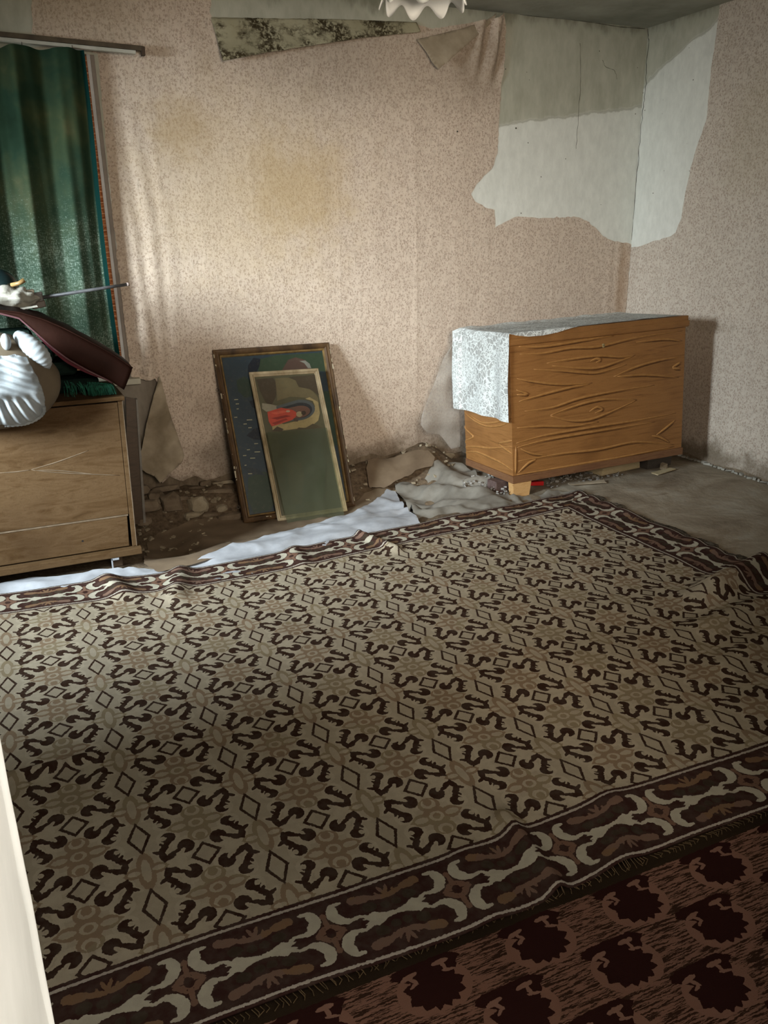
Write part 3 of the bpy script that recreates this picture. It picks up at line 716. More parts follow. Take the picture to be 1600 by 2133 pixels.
kh = MB().box(-.0015, .0015, -.004, .004, .004, .0048).build('keyhole', simple('black_hole', (.005, .005, .005), (.01, .01, .01)), lk, world_space=False)

def m_lace(name='white_lace', base=.80):
    t = NT(name, .8, .1); uv = t.uv(); cn = t.noise(uv, 14, 2, .5, col=True)
    w = t.n.new('ShaderNodeVectorMath'); w.operation = 'MULTIPLY_ADD'; t.l.new(cn, w.inputs[0]); w.inputs[1].default_value = (.05, .05, 0); t.l.new(uv, w.inputs[2])
    e = t.voro(w.outputs[0], 34, 'DISTANCE_TO_EDGE'); e2 = t.voro(w.outputs[0], 75, 'DISTANCE_TO_EDGE'); n = t.noise(uv, 5, 2)
    ln = t.mx(t.lt(e, .07), t.mul(t.lt(e2, .09), t.gt(n, .47)))
    t.color(t.mix(ln, (.46, .48, .47), (.62, .65, .64)))
    t.put(t.b.inputs['Alpha'], t.mx(ln, base-.12)); t.bump(ln, .4, .002); return t.m
M_LACE = m_lace()
lace = thing('lace_cloth', 'white lace cloth draped over the top and left end of the wooden chest', 'cloth', tuple(CM @ Vector((0, .3, CH_))))
def lace_pt(s, t):
    # s along the chest (negative = hanging down the left end), t across the depth (negative = over the front edge)
    if s < 0:
        x = -.016-.004*math.sin(t*30)-.010*sm(-s*3)*(1+math.sin(t*21+1)); y = t; z = CH_+.004+s
        x = min(x, -.013)
        if t > .58: x -= .01
    else:
        x = s-.012; y = t; z = CH_+.0045+.006*max(0, nz(s, t, 3, 7))+.012*sm((t-.45)/.15)*(.4+abs(nz(s, t, 5, 9)))
    if t < -.014 and s >= 0: z = CH_+.004+(t+.014)*1.0; y = -.018
    if s < 0 and t < -.014: y = -.018
    return CM @ Vector((x, max(y, -.020), z))
fr = [(-.50, -.016), (0, -.016), (.05, -.03), (.12, -.042), (.22, -.045), (.32, -.036), (.40, -.022), (.5, -.010), (.8, -.004), (1.23, .0)]
ss = list(np.linspace(-.505, 0, 40))+list(np.linspace(.012, 1.22, 80))
tt = np.linspace(0, 1, 46)
grid_sheet('lace_panel', ss, list(tt), lambda a, b: lace_pt(a, float(np.interp(a, [q[0] for q in fr], [q[1] for q in fr]))*(1-b)+(.665 if a < 0 else .60)*b), M_LACE, lace)
# re-scale the cloth's UVs to metres
for o in lace.children:
    d = o.data.uv_layers[0].data
    for q in d: q.uv[1] *= .66

def m_sheer(name, col, a, rough=.35):
    t = NT(name, rough, .4); uv = t.obj(); n = t.noise(uv, 6, 5, .6); t.color(t.mix(n, tuple(c*.75 for c in col), col))
    t.put(t.b.inputs['Alpha'], t.math('MULTIPLY_ADD', n, .35, a-.17, clamp=True)); t.bump(t.noise(uv, 18, 4, .6), .6, .006); return t.m
M_SHEER = m_sheer('dusty_plastic_film', (.55, .50, .44), .30)
pol = [(953, 700), (948, 760), (943, 848), (957, 852), (959, 930), (940, 935), (915, 905), (890, 902), (876, 884), (880, 862), (900, 810), (925, 745)]
fl = flap('film', pol, 4.66, 4.74, 700, 900, M_SHEER, None, .03, seed=9)
fl.name = 'plastic_film'; tag(fl, 'thin dusty plastic film hanging from the left back corner of the wooden chest', 'film')

# ------------------------------------------------------------------ cloths on the sunken floor
def floor_cloth(name, px, off, mat, amp, fr, label, cat, seed=0, step=.022, thick=.0, extra=None, jag=.006):
    pol = [tuple(on_floor(x, y, off)[:2]) for x, y in px]
    v2, tr = tri_poly(pol, step, (), jag, seed)
    def fn(x, y):
        z = floor_h(x, y)+off+amp*max(0, .75-1.9*abs(nz(x+y*.4, y-x*.3, seed, fr*.8))+.5*nz(x, y, seed+3, fr)-.5*abs(nz(x, y, seed+5, fr*2.6)))
        if extra: z += extra(x, y)
        return (x, y, z)
    o = sheet(name, v2, tr, fn, mat, None, thick=thick)
    return tag(o, label, cat)
M_SHEET = simple('pale_dusty_sheet', (0.25, 0.255, 0.27), (0.44, 0.45, 0.48), 6, .8, .35, detail=6)
M_GREY = simple('grey_dusty_sheet', (0.10, 0.085, 0.068), (0.24, 0.22, 0.185), 5, .8, .4, detail=6)
M_BRN = simple('brown_oilcloth', (0.11, 0.075, 0.047), (0.22, 0.16, 0.105), 4, .6, .4, detail=5)
under = lambda x, y: 0
floor_cloth('brown_oilcloth', [(300, 1178), (306, 1135), (330, 1112), (400, 1086), (470, 1080), (540, 1092), (600, 1082), (700, 1072), (760, 1030), (800, 1010), (815, 1025), (760, 1070), (640, 1110), (500, 1150), (400, 1180), (330, 1195)], .004, M_BRN, .010, 4,
    'dirty brown oilcloth lying in front of the rubble beside the left cabinet', 'oilcloth', 4, extra=lambda x, y: .006)
floor_cloth('pale_sheet', [(-120, 1232), (0, 1216), (60, 1203), (120, 1200), (235, 1186), (300, 1182), (360, 1184), (420, 1160), (500, 1132), (560, 1116), (640, 1095), (700, 1080), (745, 1064), (780, 1042), (806, 1018), (824, 1024), (838, 1048), (848, 1066), (872, 1084), (900, 1100),
    (760, 1150), (500, 1200), (300, 1225), (100, 1250), (-120, 1270)], .020, M_SHEET, .018, 5, 'pale dusty sheet showing along the far edge of the patterned rug', 'sheet', 6,
    extra=lambda x, y: .03*math.exp(-((y-(4.0+.25*(x-1.6)))/.05)**2)*sm((x-1.3)/.3) - .018*sm((3.80-y)/.08))
floor_cloth('grey_cloth', [(846, 1052), (822, 1012), (852, 1004), (868, 985), (900, 978), (935, 960), (962, 968), (990, 985), (1020, 1005), (1062, 1034), (1110, 1030), (1210, 1018), (1240, 1030), (1150, 1058), (1000, 1080), (905, 1104), (868, 1080)], .010, M_GREY, .045, 5.5,
    'crumpled grey cloth on the floor to the left of the chest leg', 'cloth', 11, .02, extra=lambda x, y: -.02*sm((3.95-y)/.1)-.012*sm((3.85-y)/.05)+.02*math.sin(x*26+y*14)*sm((y-3.95)/.1)*sm((2.75-x)/.2))
def hump(x, y): return .05*math.exp(-((x-2.25)/.22)**2-((y-4.62)/.16)**2)
floor_cloth('brown_blanket', [(770, 1018), (764, 985), (766, 962), (800, 960), (850, 954), (892, 950), (906, 962), (900, 980), (866, 994), (850, 1006), (822, 1014), (800, 1022)], .03, M_BRN, .012, 5,
    'flat brown blanket piece over the rubble at the foot of the wall', 'blanket', 15, extra=hump)

# ------------------------------------------------------------------ things under and beside the chest
M_PW = wood('pale_cut_wood', (.48, .38, .22), (.60, .50, .32), (.36, .26, .14), sc=(2, 2, 12), scale=6)
M_DW = wood('dark_old_wood', (.055, .045, .04), (.10, .085, .075), (.03, .025, .02), sc=(2, 2, 12), scale=6)
a = on_floor(1262, 990); b = on_floor(1338, 976)
def lump(name, px, w, d, h, rz, mat, label, cat, off=.0, bev=.003, jit=.004, tilt=0, group=None):
    p = on_floor(px[0], px[1]); mb = MB().quad_box((0, 0, h/2), (w, d, h), None, jit); o = mb.build(name, mat, None, bevel=bev)
    o.location = (p[0], p[1]+d/2, p[2]+off); o.rotation_euler = (tilt, 0, rz); return tag(o, label, cat, group)
lump('wood_block', (1292, 984), .34, .16, .052, .12, M_PW, 'pale cut wood block lying under the right half of the chest', 'block')
lump('wood_block', (1372, 974), .21, .14, .105, .05, M_DW, 'dark old wood block under the right end of the chest', 'block')
lump('plywood_splinter', (1388, 984), .20, .05, .006, .25, M_PW, 'thin pale splinter on the floor below the right end of the chest', 'splinter')
lump('plywood_splinter', (1228, 1010), .24, .05, .010, -.18, M_BACKPAPER, 'long thin splinter on the floor in front of the chest middle', 'splinter', jit=.008)
o = lump('paper_scrap', (1385, 976), .05, .03, .03, .5, M_BACKPAPER, 'small upright paper scrap beside the right end of the chest', 'scrap', jit=.012, bev=.001)
o = lump('brick', (1046, 1026), .10, .09, .07, .1, simple('dark_brick', (.06, .035, .032), (.12, .08, .07), 30), 'dark dusty brick half hidden behind the pale front leg of the chest', 'brick')
M_RED = simple('red_plastic', (.42, .012, .015), (.55, .02, .02), 10, .35)
o = MB().quad_box((0, 0, .012), (.085, .035, .024), None, .003).build('red_lighter', M_RED, None, bevel=.004); p = on_floor(1121, 1012); o.location = (p[0], p[1]+.02, p[2]); o.rotation_euler = (0, 0, -.25)
o.name = 'red_plastic_piece'; tag(o, 'small red plastic piece on the floor behind the pale chest leg', 'plastic')
mb = MB()
for k in range(420):
    x = random.uniform(2.55, 3.5); y = random.uniform(4.0, 4.4)
    if x < 2.9: x = random.uniform(2.45, 2.72); y = random.uniform(3.98, 4.35)
    s = random.uniform(.005, .022); mb.quad_box((x, y, floor_h(x, y)+s*.3+(.03 if x < 2.72 else 0)*random.random()), (s, s*.6, s*.4), Matrix.Rotation(random.random()*3, 3, 'Z') @ Matrix.Rotation(random.uniform(-.8, .8), 3, 'X'))
o = mb.build('debris', simple('grey_debris', (.10, .09, .08), (.42, .40, .37), 25), None); tag(o, 'grey crumbs and litter scattered under the chest', 'debris', kind='stuff')

# ------------------------------------------------------------------ leaning pictures and the glass pane
class Plane:
    def __init__(s, bl, br, tr, tl):
        s.c = [Vector(q) for q in (bl, br, tr, tl)]; s.n = (s.c[1]-s.c[0]).cross(s.c[3]-s.c[0]).normalized()
        if s.n.y > 0: s.n = -s.n            # towards the room
        s.w = ((s.c[1]-s.c[0]).length+(s.c[2]-s.c[3]).length)/2; s.h = ((s.c[3]-s.c[0]).length+(s.c[2]-s.c[1]).length)/2
    def p(s, u, v, off=0.0):   # metres from the lower left corner
        a, b = u/s.w, v/s.h
        return (s.c[0]*(1-a)+s.c[1]*a)*(1-b)+(s.c[3]*(1-a)+s.c[2]*a)*b+s.n*off
    def px(s, x, y, off=0.0):
        d = Vector(ray(x, y)); o = Vector(CV); t = (s.c[0]+s.n*off-o).dot(s.n)/d.dot(s.n); return o+d*t
def rail(pl, corners, mat, name, par, w, h, o0):
    """four mitred rails: corners (u0,v0,u1,v1) outer rectangle, width w, height h above offset o0, rounded profile"""
    u0, v0, u1, v1 = corners; prof = [(0, 0), (0, h*.75), (w*.18, h), (w*.45, h*.86), (w*.62, h*.95), (w*.85, h*.55), (w, h*.35), (w, 0)]
    def cp(i, ins): return [(u0+ins, v0+ins), (u1-ins, v0+ins), (u1-ins, v1-ins), (u0+ins, v1-ins)][i]
    for i in range(4):
        A = [pl.p(*cp(i, q[0]), o0+q[1]) for q in prof]; B = [pl.p(*cp((i+1) % 4, q[0]), o0+q[1]) for q in prof]
        MB().prism(A, B).build(name, mat, par, bevel=.0008, seg=1)
def art(name, pl, par, bg, shapes, off, inset):
    mats = []; V = []; F = []; MI = []
    def addp(pts, col):
        if col not in mats: mats.append(col)
        b = len(V); V.extend(pts); F.append(list(range(b, b+len(pts)))); MI.append(mats.index(col))
    addp([pl.p(inset, inset, off), pl.p(pl.w-inset, inset, off), pl.p(pl.w-inset, pl.h-inset, off), pl.p(inset, pl.h-inset, off)], bg)
    for k, (pts, col) in enumerate(shapes):
        P = [pl.px(x, y, off+.0004*(k+1)) for x, y in pts]; addp(P, col)
    o = mesh(name, V, F, None, par)
    for c in mats: o.data.materials.append(PM(c))
    for f, i in zip(o.data.polygons, MI): f.material_index = i
    # consistent orientation
    return o
_pm = {}
def PM(c):
    if c not in _pm:
        t = NT('print_ink', .35, .5); o = t.obj(); n = t.noise(o, 9, 5, .7); n2 = t.noise(o, 45, 3, .7)
        k = t.mix(n, tuple(q*.62 for q in c), tuple(min(1, q*1.35) for q in c)); k = t.mix(t.mul(t.step(n2, .5, .75), .35), k, (.09, .085, .06)); t.color(k); _pm[c] = t.m
    return _pm[c]
Z4 = lambda pts: [(420+x/4.444, 680+y/4.444) for x, y in pts]
def circ(cx, cy, rx, ry, n=16, a0=0, a1=360, ang=0):
    out = []; ca, sa = math.cos(math.radians(ang)), math.sin(math.radians(ang))
    for k in range(n):
        a = math.radians(a0+(a1-a0)*k/(n-1 if a1-a0 < 360 else n)); x, y = rx*math.cos(a), ry*math.sin(a)
        out.append((cx+x*ca-y*sa, cy+x*sa+y*ca))
    return out
M_FRM = simple('worn_dark_gilt_frame', (0.028, 0.015, 0.008), (0.12, 0.066, 0.028), 14, .5, .35, sc=(1, 1, .35))
M_GILT = simple('gilt_edge', (0.09, 0.055, 0.02), (0.26, 0.165, 0.06), 20, .4, .2)
M_CHIP = simple('bare_gesso', (.45, .40, .27), (.62, .56, .42), 30)
P1 = Plane((1.093, 4.455, -.088), (1.793, 4.456, -.088), (1.814, 4.872, .858), (1.086, 4.872, .861))
pic = thing('framed_picture', 'large dark framed blue-green landscape print leaning against the back wall', 'picture', (1.44, 4.455, -.088))
MB().prism([P1.p(.004, .004, .002), P1.p(P1.w-.004, .004, .002), P1.p(P1.w-.004, P1.h-.004, .002), P1.p(.004, P1.h-.004, .002)], [P1.p(.004, .004, -.004), P1.p(P1.w-.004, .004, -.004), P1.p(P1.w-.004, P1.h-.004, -.004), P1.p(.004, P1.h-.004, -.004)]).build('backing_board', M_CHD, pic)
rail(P1, (0, 0, P1.w, P1.h), M_FRM, 'frame_rail', pic, .042, .030, .0)
rail(P1, (.034, .034, P1.w-.034, P1.h-.034), M_GILT, 'gilt_bead', pic, .012, .016, .004)
G1, BL_, DK_ = (.035, .055, .032), (.030, .044, .056), (.014, .018, .026)
art('print', P1, pic, BL_, [(Z4([(540, 300), (700, 265), (900, 255), (1120, 240), (1150, 420), (1010, 400), (700, 420), (520, 440)]), G1), (Z4([(430, 360), (480, 290), (545, 300), (535, 370), (500, 440), (430, 440)]), DK_),
    (Z4([(745, 405), (800, 310), (870, 285), (960, 310), (1010, 370), (1000, 405), (900, 420)]), (.085, .052, .04)), (Z4([(905, 320), (960, 315), (1000, 345), (1015, 385), (985, 385), (950, 340)]), (.20, .20, .17)),
    (Z4([(320, 500), (400, 460), (470, 520), (490, 640), (400, 660), (340, 600)]), (.03, .046, .034)), (Z4([(415, 1010), (480, 950), (540, 930), (560, 1050), (480, 1045)]), DK_), (Z4([(440, 690), (500, 680), (510, 760), (470, 750)]), DK_),
    (Z4([(430, 1400), (560, 1340), (640, 1360), (680, 1600), (640, 1700), (480, 1730), (430, 1600)]), (.035, .052, .036)), (Z4([(380, 1300), (520, 1320), (600, 1380), (440, 1360)]), (.026, .036, .044)),
    (Z4([(1130, 600), (1190, 600), (1260, 1100), (1200, 1100)]), (.03, .05, .035))]
    + [(Z4([(x, y), (x+w, y-2), (x+w, y+6), (x, y+8)]), (.34, .33, .22)) for x, y, w in [(302, 674, 36), (316, 714, 30), (324, 760, 20), (302, 838, 28), (418, 862, 50), (388, 900, 30), (432, 934, 32), (488, 1082, 34), (420, 1138, 28), (490, 1158, 52), (384, 1192, 30), (450, 1216, 46), (430, 1360, 38), (398, 1282, 18)]],
    .004, .034)
mb = MB()
random.seed(11)
for k in range(70):
    s = k % 2; v = random.uniform(.02, P1.h-.02); L = random.uniform(.006, .03)
    u = (P1.w-random.uniform(.001, .007)) if s else random.uniform(.000, .010)
    if k > 60: u = random.uniform(.02, P1.w*.5); v = random.uniform(.004, .02)
    c = P1.p(u, v, .0245+random.uniform(-.003, .002)); R = Matrix.Rotation(-math.radians(24), 3, 'X')
    mb.quad_box(c, (.006, .004, L) if k <= 60 else (L, .004, .008), R, .0018)
o = mb.build('gesso_chip', M_CHIP, pic); o['kind'] = 'stuff'; o['label'] = 'pale chips where the frame edge has flaked'
for vv in (.80, .10):
    c = P1.p(-.012, vv, .006); mb = MB(); mb.tube([c+Vector((.008*math.cos(a), 0, .008*math.sin(a))) for a in np.linspace(0, 2*math.pi, 14)], .0016, 5); mb.tube([c+Vector((.008, 0, 0)), c+Vector((.016, 0, 0))], .0016, 5)
    mb.build('screw_eye', M_DW, pic)
P2 = Plane((1.283, 4.398, -.086), (1.717, 4.385, -.086), (1.697, 4.752, .725), (1.268, 4.765, .733))
pic2 = thing('framed_picture', 'narrow pale framed print of a red robed figure leaning on the large picture', 'picture', (1.5, 4.39, -.086))
M_FRM2 = simple('pale_flaking_frame', (0.22, 0.16, 0.085), (0.46, 0.37, 0.235), 16, .6, .4, sc=(1, 1, .4))
MB().prism([P2.p(.004, .004, .002), P2.p(P2.w-.004, .004, .002), P2.p(P2.w-.004, P2.h-.004, .002), P2.p(.004, P2.h-.004, .002)], [P2.p(.004, .004, -.003), P2.p(P2.w-.004, .004, -.003), P2.p(P2.w-.004, P2.h-.004, -.003), P2.p(.004, P2.h-.004, -.003)]).build('backing_board', M_CHD, pic2)
rail(P2, (0, 0, P2.w, P2.h), M_FRM2, 'frame_rail', pic2, .024, .020, .0)
rail(P2, (.022, .022, P2.w-.022, P2.h-.022), M_FRM2, 'inner_bead', pic2, .007, .010, .002)
TAN, OCH, DKB = (.13, .105, .055), (.30, .235, .11), (.06, .045, .028)
robe = [(608, 792), (660, 775), (735, 752), (790, 762), (850, 775), (882, 800), (878, 830), (840, 865), (790, 882), (700, 912), (650, 926), (622, 880)]
art('print', P2, pic2, (.085, .078, .045), [(Z4([(505, 490), (660, 475), (700, 540), (690, 650), (640, 740), (590, 700), (540, 600)]), DKB), (Z4([(680, 480), (860, 470), (1000, 560), (1080, 660), (1085, 720), (960, 660), (820, 650), (700, 690), (690, 560)]), TAN),
    (Z4([(800, 470), (1050, 445), (1090, 640), (1000, 580), (900, 560), (870, 500)]), DKB),
    (Z4([(640, 860), (760, 905), (900, 870), (1000, 820), (1050, 740), (1030, 690), (960, 670), (1000, 655), (1080, 700), (1095, 800), (1080, 870), (1010, 930), (900, 945), (780, 960), (660, 968)]), OCH), (Z4([(560, 710), (640, 720), (720, 740), (700, 770), (600, 790), (560, 760)]), (.24, .22, .16)),
    (Z4(circ(900, 775, 150, 95, 22, -95, 95, -8)+[(720, 880), (690, 740)]), (.075, .085, .085)), (Z4(circ(905, 778, 120, 72, 20, -95, 95, -8)+[(740, 860), (710, 760)]), (.03, .032, .035)), (Z4(circ(905, 790, 100, 56, 18, -95, 95, -8)+[(760, 860), (740, 770)]), (.13, .07, .05)),
    (Z4(robe), (.42, .062, .038)), (Z4([(640, 850), (780, 820), (830, 830), (700, 862)]), (.22, .03, .022)), (Z4([(650, 895), (780, 850), (800, 862), (680, 910)]), (.24, .035, .025)), (Z4([(640, 800), (760, 778), (800, 790), (690, 815)]), (.52, .10, .06)),
    (Z4(circ(905, 812, 30, 26)), (.30, .24, .14)), (Z4(circ(945, 800, 22, 20)), (.05, .035, .025)), (Z4(circ(800, 785, 20, 10)), (.38, .26, .18)), (Z4([(850, 850), (900, 862), (890, 880), (855, 880)]), (.07, .05, .04)),
    (Z4([(650, 968), (700, 925), (760, 950), (740, 972)]), DKB), (Z4([(870, 958), (900, 935), (960, 940), (1030, 900), (1110, 930), (1110, 965)]), (.075, .06, .035)),
    (Z4([(700, 1000), (1100, 985), (1150, 1280), (1130, 1600), (830, 1650), (760, 1300)]), (.065, .075, .045)), (Z4([(780, 1250), (930, 1260), (950, 1400), (930, 1640), (830, 1650), (800, 1400)]), (.11, .095, .055)), (Z4([(730, 1060), (900, 1040), (1100, 1080), (1110, 1200), (960, 1240), (760, 1200)]), (.05, .062, .045))], .003, .022)
def m_glass():
    t = NT('dusty_green_glass'); for_ = t.n; for_.remove(t.b)
    out = for_['Material Output']; tr = for_.new('ShaderNodeBsdfTransparent'); tr.inputs[0].default_value = (.83, .85, .76, 1)
    gl = for_.new('ShaderNodeBsdfGlossy'); gl.inputs['Roughness'].default_value = .12; gl.inputs[0].default_value = (.9, .95, .9, 1)
    df = for_.new('ShaderNodeBsdfDiffuse'); df.inputs[0].default_value = (.15, .155, .11, 1)
    n = t.noise(t.obj(), 4, 6, .6, 1.0); f = t.math('MULTIPLY_ADD', n, .50, -.02)
    a = for_.new('ShaderNodeMixShader'); t.l.new(f, a.inputs[0]); t.l.new(tr.outputs[0], a.inputs[1]); t.l.new(df.outputs[0], a.inputs[2])
    b = for_.new('ShaderNodeMixShader'); b.inputs[0].default_value = .07; t.l.new(a.outputs[0], b.inputs[1]); t.l.new(gl.outputs[0], b.inputs[2]); t.l.new(b.outputs[0], out.inputs[0]); return t.m
M_GLASS = m_glass()
P3 = Plane((1.318, 4.318, -.084), (1.672, 4.322, -.084), (1.662, 4.540, .405), (1.290, 4.536, .417))
gp = MB().prism([P3.p(0, 0, .004), P3.p(P3.w, 0, .004), P3.p(P3.w, P3.h, .004), P3.p(0, P3.h, .004)], [P3.p(0, 0, 0), P3.p(P3.w, 0, 0), P3.p(P3.w, P3.h, 0), P3.p(0, P3.h, 0)]).build('glass_pane', M_GLASS)
tag(gp, 'loose dusty greenish glass pane leaning against the lower half of the narrow print', 'glass pane')

# ------------------------------------------------------------------ WINDOW in the back wall, rail and curtain
M_TRIMW = simple('old_white_paint', (.42, .42, .42), (.60, .60, .60), 8, .5, .2)
M_TRIMP = simple('faded_beige_paint', (.20, .165, .135), (.29, .24, .20), 8, .55, .2)
win = thing('window_1', None, None, (-.175, Y0+.12, .76)); win['kind'] = 'structure'
for (a0, a1, c0, c1) in ((-.95, .575, .75, .80), (-.95, .575, 2.30, 2.36), (-.95, -.90, .80, 2.30), (.525, .575, .80, 2.30), (-.21, -.14, .80, 2.30)):
    MB().box(a0, a1, Y0+.10, Y0+.15, c0, c1).build('window_frame', M_TRIMW, win, bevel=.004)
def m_pane():
    t = NT('window_glass'); n = t.n; n.remove(t.b); out = n['Material Output']; a = n.new('ShaderNodeBsdfTransparent'); a.inputs[0].default_value = (.9, .93, .92, 1)
    g = n.new('ShaderNodeBsdfGlossy'); g.inputs['Roughness'].default_value = .05; m = n.new('ShaderNodeMixShader'); m.inputs[0].default_value = .07
    t.l.new(a.outputs[0], m.inputs[1]); t.l.new(g.outputs[0], m.inputs[2]); t.l.new(m.outputs[0], out.inputs[0]); return t.m
M_PANE = m_pane()
for a0, a1 in ((-.90, -.21), (-.14, .525)): MB().box(a0, a1, Y0+.122, Y0+.126, .80, 2.30).build('window_pane', M_PANE, win)
# casing boards seen between curtain and wallpaper
MB().box(.573, .590, Y0-.018, Y0+.10, .745, 2.385).build('casing', M_TRIMW, win, bevel=.003)
MB().box(.591, .612, Y0-.008, Y0+.02, .745, 2.385).build('casing', M_TRIMP, win, bevel=.003)
MB().box(.566, .5725, Y0-.012, Y0+.06, .745, 2.385).build('casing', simple('brown_edge', (.14, .08, .05), (.2, .12, .08)), win)
MB().box(-.98, .655, Y0-.075, Y0+.10, .712, .744).build('window_sill', simple('cream_sill_paint', (.40, .37, .29), (.55, .52, .42), 8, .5), win, bevel=.004)
wl = thing('window_2', None, None, (XL-.15, 3.05, .8)); wl['kind'] = 'structure'
for (b0, b1, c0, c1) in ((2.35, 3.55, .80, .85), (2.35, 3.55, 2.10, 2.15), (2.35, 2.40, .85, 2.10), (3.50, 3.55, .85, 2.10), (2.92, 2.98, .85, 2.10)):
    MB().box(XL-.16, XL-.11, b0, b1, c0, c1).build('window_frame', M_TRIMW, wl, bevel=.004)
for b0, b1 in ((2.40, 2.92), (2.98, 3.50)): MB().box(XL-.138, XL-.134, b0, b1, .85, 2.10).build('window_pane', M_PANE, wl)

YR = 4.80
rail_t = thing('curtain_rail', 'thin wooden curtain rail with a pale track above the green curtain', 'curtain rail', (.2, YR, 2.42))
def barbox(p0, p1, w, h):
    p0, p1 = Vector(p0), Vector(p1); d = p1-p0
    R = d.to_track_quat('X', 'Z').to_matrix(); return MB().quad_box((p0+p1)/2, (d.length, w, h), R)
pA = on_y(-60, 66, YR); pB = on_y(298, 102, YR); pA = pA+(pA-pB)*1.6
barbox(pA, pB, .035, .022).build('rail_board', simple('dark_rail_wood', (.05, .035, .022), (.10, .075, .045), 14), rail_t, bevel=.002)
barbox(Vector(pA)+Vector((0, -.004, -.021)), Vector(pB)+Vector((-.04, -.004, -.020)), .03, .016).build('track', simple('pale_track', (.34, .33, .27), (.48, .46, .40), 10), rail_t, bevel=.002)
barbox(Vector(pB)+Vector((-.012, -.004, -.012)), Vector(pB)+Vector((.006, -.004, -.012)), .035, .04).build('end_stop', simple('rusty_stop', (.03, .022, .015), (.08, .05, .03), 20), rail_t, bevel=.002)
MB().box(.66, .69, YR+.018, Y0+.01, 2.40, 2.43).build('bracket', M_DW, rail_t)

def m_curtain():
    t = NT('worn_green_velvet', .9, .08); uv = t.uv(); u, v, _ = t.sep(uv)
    a = t.noise(uv, 3.0, 4, .6, sc=(2.2, .9, 1)); h = t.noise(uv, 1, 4, .7, sc=(70, 330, 1)); w = t.noise(uv, 1, 4, .7, sc=(380, 60, 1)); p = t.noise(uv, 5, 4, .65)
    g = t.ramp(a, [(.25, (.012, .026, .014)), (.45, (.022, .048, .028)), (.6, (.050, .070, .034)), (.75, (.12, .115, .055))])
    low = t.step(v, 2.05, 1.35); thr = t.add(t.mul(p, .55), t.mul(low, .30))
    wear = t.mul(t.step(t.add(t.mx(h, w), t.mul(thr, .45)), .78, .95), t.step(v, 2.1, 1.5))
    c = t.mix(t.mul(low, .55), g, t.mix(p, (.018, .055, .036), (.10, .135, .095))); c = t.mix(wear, c, (.32, .40, .33))
    c = t.mix(t.step(u, .676, .680), c, (.003, .026, .022))
    t.color(c); t.bump(t.add(h, w), .25, .002)
    n = t.n; tr = n.new('ShaderNodeBsdfTranslucent'); t.l.new(c, tr.inputs[0]); m = n.new('ShaderNodeMixShader')
    t.put(m.inputs[0], t.math('MULTIPLY_ADD', wear, .22, .03)); out = n['Material Output']
    t.l.new(t.b.outputs[0], m.inputs[1]); t.l.new(tr.outputs[0], m.inputs[2]); t.l.new(m.outputs[0], out.inputs[0]); return t.m
M_CUR = m_curtain()
def curt(u, v):
    # u 0..1 across, v height in metres
    top = sm((v-1.9)/.5); x = -.75+1.297*u
    x += .02*top*math.sin(u*22)+.006*math.sin(v*2.2+u*5)
    x += (-.012)*(1-v/2.4)*(1-u)
    ph = 2*math.pi*(x/.215)+1.6+.5*math.sin(v*1.7)
    amp = .040+.012*top; d = amp*math.sin(ph)+.012*math.sin(ph*2.3+v*1.5)+.006*nz(x, v, 2, 8)
    if u > .96: d *= (1-u)/.04
    e = .010*math.sin(v*3.4)*sm((u-.9)/.1)
    # pinch at the top hook
    q = math.exp(-((x-.182)/.06)**2)*sm((v-2.05)/.33); d -= .035*q
    return (x+e, 4.775-d, v-.010*(1-abs(math.sin(ph*.5)))*sm((v-2.2)/.18))
cur = thing('curtain', 'worn dark green velvet curtain hanging in folds over the window', 'curtain', (0, 4.78, 2.39))
us = np.linspace(0, 1, 200); vs = np.linspace(.86, 2.385, 70)
cp_ = grid_sheet('drape', list(us), list(vs), curt, M_CUR, cur)
for q in cp_.data.uv_layers[0].data: q.uv[0] *= .69
for k in range(7):
    u = .06+.148*k; p = curt(min(u, .99), 2.38); mb = MB(); c = Vector((p[0], 4.785, 2.392))
    mb.tube([c+Vector((0, .009*math.cos(a), .009*math.sin(a))) for a in np.linspace(0, 2*math.pi, 12)], .0018, 5); mb.build('hook', M_DW, cur)
def m_orange():
    t = NT('orange_net', .8, .1); uv = t.obj(); x, y, z = t.sep(uv); h = t.noise(uv, 1, 2, .5, sc=(60, 60, 160)); l = t.math('PINGPONG', z, .014)
    c = t.mix(t.mul(t.lt(l, .002), .8), t.ramp(h, [(.35, (.26, .07, .022)), (.65, (.55, .22, .09))]), (.80, .50, .30)); t.color(c)
    n = t.n; tr = n.new('ShaderNodeBsdfTranslucent'); t.l.new(c, tr.inputs[0]); m = n.new('ShaderNodeMixShader'); m.inputs[0].default_value = .35
    t.l.new(t.b.outputs[0], m.inputs[1]); t.l.new(tr.outputs[0], m.inputs[2]); t.l.new(m.outputs[0], n['Material Output'].inputs[0]); return t.m
nc = grid_sheet('net_curtain', list(np.linspace(.30, .570, 40)), list(np.linspace(.80, 2.37, 30)), lambda a, b: (a, 4.858+.007*math.sin(a*160), b), m_orange(), None)
tag(nc, 'narrow strip of orange brown net curtain showing behind the green curtain edge', 'curtain')

